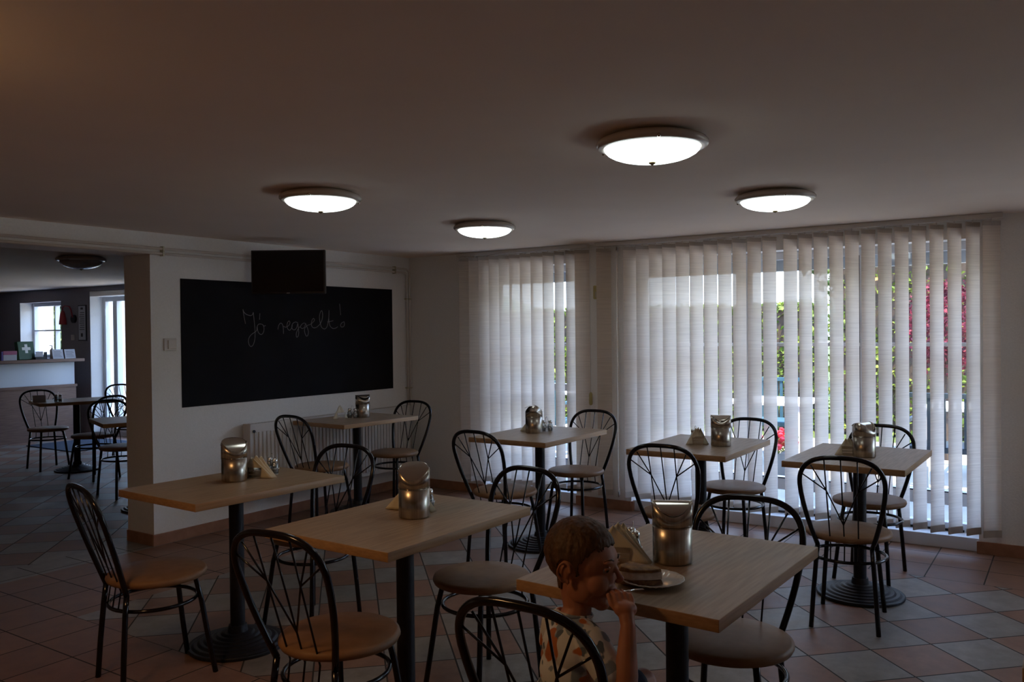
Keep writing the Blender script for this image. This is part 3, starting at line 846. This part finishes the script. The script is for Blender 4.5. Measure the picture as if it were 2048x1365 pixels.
for k in range(14):
    x, y = rnd.uniform(-.01, .03), rnd.uniform(-.05, -.03)
    r_ = rnd.uniform(.003, .008); bmesh.ops.create_icosphere(b, subdivisions=1, radius=r_, matrix=Matrix.Translation((x - .06, y + .045, r_ * .8)))
obj('crumbs', b, M['crust'], t)
# ------------------------------------------------------------ reception counter in the far room
YC = 11.72
t = thing('reception_counter', 'reception counter with pale glossy upper front and wood lower front', 'counter')
b = bm_(); box(b, 1.2, 6.44, YC + .03, YC + .33, 0, .72); obj('lower_front', b, M['counter_wood'], t)
b = bm_(); box(b, 1.2, 6.45, YC + .015, YC + .35, .72, .755); obj('trim_strip', b, M['counter_wood'], t)
b = bm_(); box(b, 1.2, 6.43, YC + .05, YC + .33, .755, 1.065); obj('upper_panel', b, M['counter_white'], t)
b = bm_(); box(b, 1.2, 6.52, YC - .06, YC + .38, 1.075, 1.115); obj('counter_top', b, M['counter_wood'], t)
b = bm_(); box(b, 1.2, 6.44, YC + .06, YC + .32, 1.065, 1.075); obj('top_support', b, M['dark'], t)
ZK = 1.115
t = thing('first_aid_sign', 'green first aid box with a white cross standing on the counter', 'first aid box', (5.80, YC + .09, ZK), Rd(8))
b = bm_(); box(b, -.115, .115, -.02, .045, 0, .25, Matrix.Rotation(Rd(-10), 4, 'X')); obj('case', b, M['greensign'], t, bevel=.006)
b = bm_(); mm = Matrix.Rotation(Rd(-10), 4, 'X'); box(b, -.02, .02, -.0225, -.0195, .09, .21, mm); box(b, -.06, -.0201, -.0225, -.0195, .13, .17, mm); box(b, .0201, .06, -.0225, -.0195, .13, .17, mm); obj('cross', b, M['whitesign'], t)
def simple(name, label, cat, loc, rz, pieces, group=None):
    t = thing(name, label, cat, loc, rz, group)
    for pn, dims, mm in pieces:
        b = bm_(); box(b, *dims); obj(pn, b, M[mm], t, bevel=.002)
    return t
simple('sweet_box', 'violet and pink box at the left end of the counter', 'box', (5.56, YC + .08, ZK), 0, [('lower_box', (-.085, .085, -.05, .05, 0, .075), 'paper'), ('lid', (-.088, .088, -.053, .053, .075, .125), 'pinkbox'), ('side_sleeve', (-.11, -.088, -.05, .05, 0, .12), 'blue')])
simple('pen_tray', 'dark desk organiser before the first aid box', 'desk organiser', (5.95, YC + .05, ZK), 0, [('tray', (-.07, .07, -.04, .04, 0, .035), 'dark'), ('card', (-.05, .05, 0, .006, .035, .11), 'paper')])
simple('phone_stand', 'small dark leaning stand right of the desk organiser', 'stand', (6.06, YC + .08, ZK), Rd(30), [('base', (-.03, .03, -.04, .04, 0, .012), 'dark'), ('support', (-.03, .03, .01, .022, .012, .10), 'dark')])
for i, (x, lab) in enumerate(((6.205, 'left of two white printed notices standing on the counter'), (6.375, 'right of two white printed notices standing on the counter'))):
    t = thing('notice_stand', lab, 'notice', (x, YC + .04, ZK), 0, 'notices on the counter')
    mm = Matrix.Rotation(Rd(-14), 4, 'X')
    b = bm_(); box(b, -.075, .075, 0, .003, 0, .135, mm); obj('sheet', b, M['paper'], t)
    b = bm_()
    for k in range(5): box(b, -.055, .055 - .012 * (k % 3), -.0012, -.0002, .03 + .018 * k, .034 + .018 * k, mm)
    obj('text_lines', b, M['dark'], t)
    b = bm_(); box(b, -.075, .075, 0, .06, 0, .003); obj('foot', b, M['jar'], t)
t = thing('soap_dispenser', 'slim pump bottle behind the white notices on the counter', 'pump bottle', (6.20, YC + .20, ZK))
b = bm_(); lathe(b, [(0, 0), (.028, 0), (.028, .12), (.012, .14), (.010, .15), (0, .15)], 20); obj('bottle', b, M['plastic'], t, smooth=True)
b = bm_(); tube(b, [(0, 0, .15), (0, 0, .185), (-.03, 0, .187)], .005, 8); obj('pump', b, M['plastic'], t)
# things on the wall beside the small window
t = thing('wall_lamp', 'red and black bracket lamp on the wall right of the small window', 'wall lamp', (XF, 12.15, 1.70))
b = bm_(); tube(b, [(0, -.10, -.02), (-.03, -.10, -.02)], .06, 20); obj('wall_disc', b, M['dark'], t)
b = bm_(); tube(b, [(-.03, -.10, 0), (-.05, -.09, .12), (-.05, -.05, .16), (-.05, .08, .17), (-.05, .13, .15), (-.05, .13, .08)], .010, 8); obj('arm', b, M['red'], t, smooth=True)
b = bm_(); lathe(b, [(.02, .10), (.035, .06), (.05, -.06), (.052, -.10)], 20, (-.05, .13, 0)); obj('lamp_shade', b, M['red'], t, smooth=True)
t = thing('wall_chart', 'narrow framed paper chart with dark marks on the wall above the notices', 'wall chart', (XF, 11.835, 1.62))
b = bm_(); box(b, -.012, 0, -.105, .105, -.26, .255); obj('frame', b, M['dark'], t)
b = bm_(); box(b, -.014, -.012, -.09, .09, -.245, .24); obj('sheet', b, M['paper'], t)
b = bm_()
for k in range(9): box(b, -.0155, -.014, -.065, .065 - .01 * (k % 3), -.10 + .03 * k, -.09 + .03 * k)
box(b, -.0155, -.014, -.03, .03, .19, .22); box(b, -.0155, -.014, -.02, .03, -.2, -.15)
obj('marks', b, M['dark'], t)
t = thing('light_switch', 'small pale light switch below the red bracket lamp', 'light switch')
b = bm_(); box(b, XF - .01, XF, 12.06, 12.14, 1.37, 1.45); obj('plate', b, M['plastic'], t)
b = bm_(); box(b, XF - .016, XF - .01, 12.08, 12.12, 1.385, 1.435); obj('rocker', b, M['plastic'], t)
dm = sbox('doormat', (5.55, 6.5, 10.25, 11.35, 0, .012), M['mat']); del dm['kind']
tag(dm, 'dark blue-grey doormat before the bright far room door', 'doormat')

# ------------------------------------------------------------ outside
sbox('ground_terrace', (6.95, 11.4, -9, 22, -.14, -.02), M['concrete'])
sbox('ground_lawn', (11.4, 70, -40, 70, -.16, -.04), M['grass'])
def foliage(name, label, cat, centre, size, m, n, leaf=.07, group=None, trunk=None, seed=1, boxy=False):
    rnd = random.Random(seed)
    t = thing(name, label, cat, (centre[0], centre[1], 0), 0, group)
    b = bm_()
    for k in range(n):
        while True:
            p = Vector((rnd.uniform(-1, 1), rnd.uniform(-1, 1), rnd.uniform(-1, 1)))
            if boxy or p.length < 1: break
        if boxy:
            ax = rnd.choice((0, 0, 0, 2, 1)); p[ax] = (-1 if ax == 0 else rnd.choice((-1, 1))) * rnd.uniform(.8, 1)
        elif rnd.random() < .7: p = p.normalized() * rnd.uniform(.75, 1) * (1 + .15 * math.sin(p.x * 7 + p.z * 5))
        q = Vector((p.x * size[0], p.y * size[1], centre[2] + p.z * size[2]))
        rt = Matrix.Rotation(rnd.uniform(0, 6.3), 3, Vector((rnd.uniform(-1, 1), rnd.uniform(-1, 1), rnd.uniform(-1, 1))).normalized())
        s = leaf * rnd.uniform(.6, 1.3)
        vs = [b.verts.new(q + rt @ Vector(v) * s) for v in ((-.5, 0, 0), (0, -.32, .06), (.6, 0, 0), (0, .32, .06))]
        b.faces.new(vs)
    obj('foliage', b, M[m], t, recalc=False)
    if boxy:
        b = bm_(); box(b, -size[0] * .85, size[0] * .85, -size[1] * .97, size[1] * .97, .0, centre[2] + size[2] * .95); obj('inner_branches', b, M['bark'], t)
    if trunk:
        b = bm_(); tube(b, [(0, 0, -.05), (.03, .02, centre[2] * .5), (0, 0, centre[2])], [trunk, trunk * .8, trunk * .5], 8); obj('trunk', b, M['bark'], t)
    return t
foliage('hedge', 'lower clipped green hedge beyond the terrace at left of the windows', 'hedge', (12.4, 7.6, .88), (.45, 4.6, .92), 'hedge', 15000, .085, boxy=True, seed=2)
foliage('hedge', 'tall clipped green hedge beyond the terrace behind the red maple', 'hedge', (12.6, -2.0, 1.5), (.5, 4.9, 1.5), 'hedge', 19000, .085, boxy=True, seed=3)
foliage('maple_tree', 'small red leafed maple on the terrace edge', 'tree', (10.2, 1.15, 1.44), (.40, .42, .50), 'maple', 3800, .05, trunk=.03, seed=5)
foliage('garden_tree', 'pale green tree seen through the small far room window', 'tree', (24, 43, 1.6), (4, 5, 2.6), 'tree', 6000, .5, trunk=.2, seed=6)
foliage('garden_tree', 'tall pale tree behind the hedge', 'tree', (20, 2.5, 4.2), (2.4, 3.2, 2.2), 'tree', 5000, .3, trunk=.15, seed=8)
b = bm_()
for i in range(40):
    a0 = -1.2 + 2.9 * i / 40; a1 = -1.2 + 2.9 * (i + 1) / 40
    h0 = 9 + 5 * math.sin(i * .5) + 3 * math.sin(i * 1.3); h1 = 9 + 5 * math.sin((i + 1) * .5) + 3 * math.sin((i + 1) * 1.3)
    P0, P1 = Vector((170 * math.cos(a0), 170 * math.sin(a0), -1)), Vector((170 * math.cos(a1), 170 * math.sin(a1), -1))
    Q0, Q1 = P0 * 1.25, P1 * 1.25; Q0.z = h0; Q1.z = h1
    v = [b.verts.new(x) for x in (P0, P1, Q1, Q0)]; b.faces.new(v)
hl = struct('ground_hills', b, M['hill'])
b = bm_(); box(b, 9.6, 9.8, 14.8, 17.35, -.02, 3.2); box(b, 9.6, 9.8, 18.75, 26, -.02, 3.2)
struct('ground_porch_wall', b, M['potclay'])
# terrace furniture
def patio_table(label, x, y):
    t = thing('patio_table', label, 'table', (x, y, -.02), 0, 'patio tables')
    b = bm_(); box(b, -.4, .4, -.4, .4, .70, .73); obj('tabletop', b, M['whitesign'], t, bevel=.004)
    for sx in (-1, 1):
        for sy in (-1, 1):
            b = bm_(); box(b, sx * .36 - .02, sx * .36 + .02, sy * .36 - .02, sy * .36 + .02, 0, .70); obj('leg', b, M['whitesign'], t)
def patio_chair(label, x, y, rz, m='wicker'):
    t = thing('patio_chair', label, 'chair', (x, y, -.02), rz, 'patio chairs')
    b = bm_(); box(b, -.24, .24, -.24, .24, .40, .45); obj('seat', b, M[m], t, bevel=.01)
    b = bm_()
    for k in range(9): box(b, -.26, -.23, -.23 + k * .055, -.20 + k * .055, .45, .88)
    box(b, -.27, -.22, -.25, .25, .86, .90); obj('backrest', b, M[m], t)
    for sy in (-1, 1):
        b = bm_(); box(b, -.24, .22, sy * .25 - .015, sy * .25 + .015, .63, .66); obj('armrest', b, M[m], t)
        for sx in (-1, 1):
            b = bm_(); tube(b, [(sx * .22, sy * .24, 0), (sx * .22, sy * .24, .63 if sx > 0 else .45)], .013, 8); obj('leg', b, M[m], t)
patio_table('white patio table outside the middle of the long window', 8.6, 2.55)
patio_chair('teal patio chair at the left patio table', 9.3, 2.75, PI, 'teal')
patio_table('white patio table outside the right part of the long window', 8.7, .75)
patio_chair('dark wicker patio chair nearest the red maple', 8.0, .95, 0)
patio_chair('dark wicker patio chair behind the right patio table', 9.35, .6, PI)
patio_table('white patio table outside the shorter window', 8.9, 5.1)
patio_chair('teal patio chair outside the shorter window', 8.2, 5.0, 0.2, 'teal')
t = thing('flower_pot', 'grey pot of bright red flowers on the terrace', 'flower pot', (7.9, 2.29, -.02))
b = bm_(); lathe(b, [(0, 0), (.11, 0), (.15, .28), (.16, .30), (.14, .30), (.13, .27), (0, .27)], 24); obj('pot', b, M['potclay'], t, smooth=True)
b = bm_(); rnd = random.Random(9)
for k in range(60):
    p = Vector((rnd.gauss(0, .07), rnd.gauss(0, .07), .36 + rnd.uniform(0, .16)))
    bmesh.ops.create_icosphere(b, subdivisions=1, radius=rnd.uniform(.015, .032), matrix=Matrix.Translation(p))
obj('blossoms', b, M['petal'], t)
b = bm_()
for k in range(140):
    q = Vector((rnd.gauss(0, .09), rnd.gauss(0, .09), .30 + rnd.uniform(0, .14))); s = .04
    rt = Matrix.Rotation(rnd.uniform(0, 6.3), 3, Vector((rnd.uniform(-1, 1), rnd.uniform(-1, 1), 1)).normalized())
    b.faces.new([b.verts.new(q + rt @ Vector(v) * s) for v in ((-.5, 0, 0), (0, -.3, .1), (.6, 0, 0), (0, .3, .1))])
obj('leaves', b, M['hedge'], t, recalc=False)
# ------------------------------------------------------------ the boy
def mix_nodes_shirt():
    m = mat('printed shirt', (.5, .5, .5), .85)
    n, l, b = nodes(m)
    t = n.new('ShaderNodeTexCoord')
    def blotch(scale, lo, off, base, col):
        mp = n.new('ShaderNodeMapping'); mp.inputs['Location'].default_value = off
        v = n.new('ShaderNodeTexNoise'); v.inputs['Scale'].default_value = scale; v.inputs['Detail'].default_value = 1.5
        r = n.new('ShaderNodeValToRGB'); r.color_ramp.elements[0].position = lo; r.color_ramp.elements[1].position = lo + .025
        x = n.new('ShaderNodeMix'); x.data_type = 'RGBA'
        l.new(t.outputs['Object'], mp.inputs[0]); l.new(mp.outputs[0], v.inputs['Vector']); l.new(v.outputs['Fac'], r.inputs[0]); l.new(r.outputs[0], x.inputs[0])
        if isinstance(base, tuple): x.inputs[6].default_value = (*base, 1)
        else: l.new(base, x.inputs[6])
        x.inputs[7].default_value = (*col, 1)
        return x.outputs[2]
    c = blotch(19, .565, (3.1, 0, 0), (.60, .61, .62), (.22, .27, .33))
    c = blotch(26, .60, (0, 7.7, 0), c, (.10, .13, .17))
    c = blotch(17, .605, (9.4, 2.0, 4.0), c, (.42, .13, .04))
    l.new(c, b.inputs['Base Color'])
    return m
M['shirt'] = mix_nodes_shirt()
M['skin'] = noisy(mat('skin', (.40, .19, .11), .5), (.37, .150, .085), (.44, .185, .105), 12)
M['skin'].node_tree.nodes['Principled BSDF'].inputs['Subsurface Weight'].default_value = .08
M['skin'].node_tree.nodes['Principled BSDF'].inputs['Subsurface Radius'].default_value = (.01, .004, .002)
M['hair'] = noisy(mat('short brown hair', (.08, .04, .02), .6), (.045, .018, .006), (.12, .052, .018), 55, (1, 1, .25), detail=6, bump=.5)
M['shorts'] = mat('dark shorts', (.03, .03, .045), .9)
M['lips'] = mat('lips', (.36, .11, .08), .4)
M['eye_white'] = mat('eye white', (.34, .31, .29), .2)
M['iris'] = mat('dark iris', (.02, .012, .008), .08)
M['shoe'] = mat('small shoe', (.08, .09, .12), .7)

def ball(b, c, r, rot=None, seg=20):
    if isinstance(r, (int, float)): r = (r, r, r)
    mm = Matrix.Translation(Vector(c)) @ (rot.to_4x4() if rot else Matrix.Identity(4)) @ Matrix.Diagonal((*r, 1))
    bmesh.ops.create_uvsphere(b, u_segments=seg, v_segments=seg // 2 + 2, radius=1, matrix=mm)
def limb(b, pts, rad, seg=14):
    pts = [Vector(p) for p in pts]
    tube(b, pts, rad, seg)
    for p, r_ in zip(pts, rad): ball(b, p, r_, seg=14)
def skinned(name, b, m, parent, voxel, smooth_n=6):
    me = bpy.data.meshes.new('tmp'); b.to_mesh(me); b.free()
    o = bpy.data.objects.new('tmp', me); C.objects.link(o)
    r_ = o.modifiers.new('r', 'REMESH'); r_.mode = 'VOXEL'; r_.voxel_size = voxel
    s_ = o.modifiers.new('s', 'SMOOTH'); s_.factor = .5; s_.iterations = smooth_n
    dg = bpy.context.evaluated_depsgraph_get()
    me2 = bpy.data.meshes.new_from_object(o.evaluated_get(dg), depsgraph=dg)
    bpy.data.objects.remove(o); bpy.data.meshes.remove(me)
    me2.name = name; me2.materials.clear(); me2.materials.append(m); me2.shade_smooth()
    o = bpy.data.objects.new(name, me2); C.objects.link(o)
    if parent: o.parent = parent
    return o

Hc = Vector((1.855, 1.030, .850))
F = Vector((.10, -.99, -.07)).normalized()
U = Vector((0, 0, 1)); U = (U - F * U.dot(F)).normalized()
S = F.cross(U)                     # the boy's right side
HR = Matrix((F, S, U)).transposed()
def hp(f, s, u): return Hc + F * f + S * s + U * u
b = bm_()
ball(b, hp(-.014, 0, .026), (.090, .073, .083), HR, 28)
ball(b, hp(.016, 0, -.030), (.064, .056, .072), HR, 24)
ball(b, hp(.020, 0, .012), (.066, .064, .060), HR, 24)
ball(b, hp(.052, 0, -.094), (.022, .024, .019), HR)
ball(b, hp(.030, 0, -.082), (.040, .040, .026), HR)
for s in (1, -1):
    ball(b, hp(.048, s * .030, -.036), (.030, .027, .032), HR)
    ball(b, hp(.010, s * .046, -.060), (.034, .012, .030), HR)
    ball(b, hp(.0745, s * .026, .020), (.010, .020, .006), HR)
    # ear: bowl with rim
    ball(b, hp(-.020, s * .069, -.016), (.013, .006, .020), HR)
    ear = [hp(-.020 - .016 * math.cos(a) * (1.0 if math.sin(a) > -.4 else .7), s * (.074 + .007 * max(0, math.cos(a))), -.012 + .024 * math.sin(a)) for a in [i * 2 * PI / 18 for i in range(-5, 10)]]
    tube(b, ear, .0038, 8)
    ball(b, hp(-.012, s * .070, -.036), (.006, .004, .007), HR)
    ball(b, hp(.094, s * .0085, -.029), (.007, .006, .0055), HR)
limb(b, [hp(.078, 0, .012), hp(.089, 0, -.008), hp(.100, 0, -.024)], [.0065, .0065, .0085])
ball(b, hp(.074, 0, -.050), (.012, .022, .008), HR); ball(b, hp(.071, 0, -.066), (.012, .019, .008), HR)
# neck, trunk
limb(b, [hp(-.028, 0, -.05), (1.845, 1.045, .735), (1.832, 1.052, .695)], [.037, .036, .045])
Bd = Vector((.84, -.54, 0)); Sd = Vector((.54, .84, 0))   # chest direction, shoulder line
TR = Matrix((Bd, Sd, Vector((0, 0, 1)))).transposed()
ball(b, (1.815, 1.048, .640), (.056, .086, .062), TR); ball(b, (1.808, 1.053, .580), (.056, .078, .070), TR); ball(b, (1.806, 1.058, .518), (.066, .084, .062), TR)
shR, shL = Vector((1.784, .968, .672)), Vector((1.868, 1.118, .672))
limb(b, [(1.825, 1.045, .685), shR], [.034, .034]); limb(b, [(1.825, 1.045, .685), shL], [.034, .034])
elb, wr = Vector((1.748, .866, .572)), Vector((1.803, .884, .728))
limb(b, [shR, (shR + elb) / 2, elb], [.032, .029, .0255]); limb(b, [elb, elb * .65 + wr * .35, wr], [.0255, .0285, .0185])
elL, wrL = Vector((1.905, 1.165, .570)), Vector((1.985, 1.085, .548))
limb(b, [shL, (shL + elL) / 2, elL], [.032, .028, .025]); limb(b, [elL, wrL], [.025, .018])
# legs
for hp0, kn, an, toe in (((1.83, 1.015, .507), (2.035, .955, .497), (2.05, .955, .30), (2.10, .94, .275)), ((1.84, 1.095, .507), (2.05, 1.10, .497), (2.06, 1.10, .30), (2.11, 1.10, .275))):
    limb(b, [hp0, kn], [.052, .036]); limb(b, [kn, tuple((Vector(kn) * .6 + Vector(an) * .4)), an], [.036, .033, .022]); limb(b, [an, toe], [.024, .018])
# hands
def hand(b, w, palm, tip_dir, across, curl_c, thumb_dir, spread=.0135, r_=.0056):
    w, palm = Vector(w), Vector(palm); td = Vector(tip_dir).normalized(); ac = Vector(across).normalized()
    limb(b, [w, w * .5 + palm * .5, palm], [.0175, .019, .020])
    ball(b, palm, (.024, .024, .019)); ball(b, palm + ac * .012, .017); ball(b, palm - ac * .012, .017)
    nrm = td.cross(ac).normalized()
    for i, ln in enumerate((.030, .034, .032, .026)):
        base = palm + td * .018 + ac * ((i - 1.5) * spread)
        p1 = base + td * ln * .62 + Vector(curl_c) * .006
        p2 = p1 + (td * .35 + Vector(curl_c)).normalized() * ln * .55
        p3 = p2 + (td * -.35 + Vector(curl_c)).normalized() * ln * .42
        limb(b, [base, p1, p2, p3], [r_ * 1.15, r_ * 1.05, r_, r_ * .85], 10)
    th = palm - ac * .020
    limb(b, [th, th + Vector(thumb_dir) * .020, th + Vector(thumb_dir) * .028 + td * .018], [.0085, .0072, .006], 10)
hand(b, wr, (1.822, .900, .762), (.35, .30, .72), (.62, -.62, -.05), (.30, .55, -.25), (-.05, .75, .45))
hand(b, wrL, (2.010, 1.055, .545), (.5, -.75, -.05), (.7, .5, 0), (.1, -.35, -.7), (-.3, -.5, .25))
boy = skinned('person', b, M['skin'], None, .0026, 5)
tag(boy, 'small boy in a printed white shirt sitting with a fork at his mouth', 'person')
# shirt
b = bm_()
ball(b, (1.815, 1.048, .640), (.066, .096, .066), TR, 24); ball(b, (1.808, 1.053, .580), (.067, .091, .074), TR, 24); ball(b, (1.806, 1.058, .530), (.073, .093, .050), TR, 24)
limb(b, [(1.828, 1.046, .688), shR], [.044, .042]); limb(b, [(1.828, 1.046, .688), shL], [.044, .042])
limb(b, [shR, shR * .48 + elb * .52], [.043, .040]); limb(b, [shL, shL * .48 + elL * .52], [.043, .039])
ball(b, (1.834, 1.050, .708), (.048, .048, .020), TR)
skinned('shirt', b, M['shirt'], boy, .0032, 5)
b = bm_()
tube(b, [Vector((1.838, 1.049, .722)) + TR @ Vector((.043 * math.cos(a), .043 * math.sin(a), .006 * math.cos(a + 3.1))) for a in [2 * PI * i / 36 for i in range(36)]], .0045, 8, closed=True)
obj('collar', b, M['shirt'], boy, smooth=True)
b = bm_()
ball(b, (1.806, 1.058, .513), (.075, .094, .060), TR, 24)
for hp0, kn in (((1.83, 1.015, .507), (2.035, .955, .497)), ((1.84, 1.095, .507), (2.05, 1.10, .497))):
    k_ = Vector(hp0) * .22 + Vector(kn) * .78
    limb(b, [hp0, k_], [.060, .047])
skinned('shorts', b, M['shorts'], boy, .0035, 4)
for an, toe in (((2.05, .955, .295), (2.115, .938, .270)), ((2.06, 1.10, .295), (2.125, 1.10, .270))):
    b = bm_(); limb(b, [an, toe], [.029, .023]); skinned('shoe', b, M['shoe'], boy, .004, 4)
# hair: the scalp part of the head, lifted a little and roughened
rnd = random.Random(11)
src = boy.data
loc = []
for v in src.vertices:
    d_ = v.co - Hc; loc.append((d_.dot(F), d_.dot(S), d_.dot(U)))
def is_hair(f, s, u):
    if u < -.080 or f < -.12 or f > .1 or abs(s) > .085 or v_far(f, s, u): return False
    if abs(s) > .052 and (f + .020) ** 2 / .026 ** 2 + (u + .014) ** 2 / .033 ** 2 < 1: return False
    if f > .050: lim = .056 - .35 * (abs(s) - .02) * (abs(s) > .02)
    elif f > .012: lim = .056 - (.050 - f) / .038 * .048
    elif f > -.006: lim = -.018
    elif f > -.042: lim = .012 - (-.006 - f) / .036 * .05
    else: lim = -.066
    lim += .0022 * math.sin(s * 520 + f * 700) + .0016 * math.sin(s * 1130)
    return u > lim
def v_far(f, s, u): return (f + .014) ** 2 + s * s + (u - .01) ** 2 > .125 ** 2
b = bm_(); idx = {}
for p in src.polygons:
    cf = [sum(loc[i][k] for i in p.vertices) / len(p.vertices) for k in range(3)]
    if not is_hair(*cf): continue
    vs = []
    for i in p.vertices:
        if i not in idx:
            v = src.vertices[i]; f, s_, u = loc[i]
            k = .0042 + .0016 * mnoise.noise(Vector((f * 90, s_ * 160, u * 70))) + .0010 * mnoise.noise(Vector((f * 320, s_ * 420, u * 200)))
            idx[i] = b.verts.new(v.co + v.normal * k)
        vs.append(idx[i])
    b.faces.new(vs)
hair = obj('hair', b, M['hair'], boy, smooth=True, recalc=False)
md = hair.modifiers.new('solid', 'SOLIDIFY'); md.thickness = .0040; md.offset = -1
for s in (1, -1):
    b = bm_(); ball(b, hp(.0660, s * .030, .002), .0118, None, 20); e = obj('eye', b, M['eye_white'], boy, smooth=True)
    b = bm_(); ball(b, hp(.0740, s * .0300 + .001, .0012), (.0050, .0068, .0068), HR, 16); obj('iris', b, M['iris'], e, smooth=True)
    b = bm_(); tube(b, [hp(.0665 + .0138 * math.cos(a) * .85, s * .030 + .0128 * math.sin(a), .0068 - .004 * abs(math.sin(a))) for a in [-1.1 + 2.2 * i / 8 for i in range(9)]], .0032, 8); obj('eyelid', b, M['skin'], e, smooth=True)
    b = bm_(); tube(b, [hp(.083, s * .014, .022), hp(.081, s * .026, .0265), hp(.070, s * .043, .023)], [.0022, .0028, .0015], 8); obj('eyebrow', b, M['hair'], boy, smooth=True)
b = bm_(); ball(b, hp(.0835, 0, -.0525), (.005, .017, .0038), HR); obj('upper_lip', b, M['lips'], boy, smooth=True)
b = bm_(); ball(b, hp(.0815, 0, -.063), (.005, .015, .0042), HR); obj('lower_lip', b, M['lips'], boy, smooth=True)
# fork in his hand
fk = thing('fork', 'small steel fork held by the boy at his mouth', 'fork')
b = bm_(); tube(b, [(1.826, .932, .792), (1.850, .915, .795), (1.872, .900, .796)], [.0018, .0022, .0022], 8); obj('handle', b, M['chrome'], fk, smooth=True)
b = bm_()
for k in (-1, 0, 1): tube(b, [(1.872 + k * .002, .900 + k * .003, .796), (1.893 + k * .003, .885 + k * .0035, .794)], .0012, 6)
obj('tines', b, M['chrome'], fk)
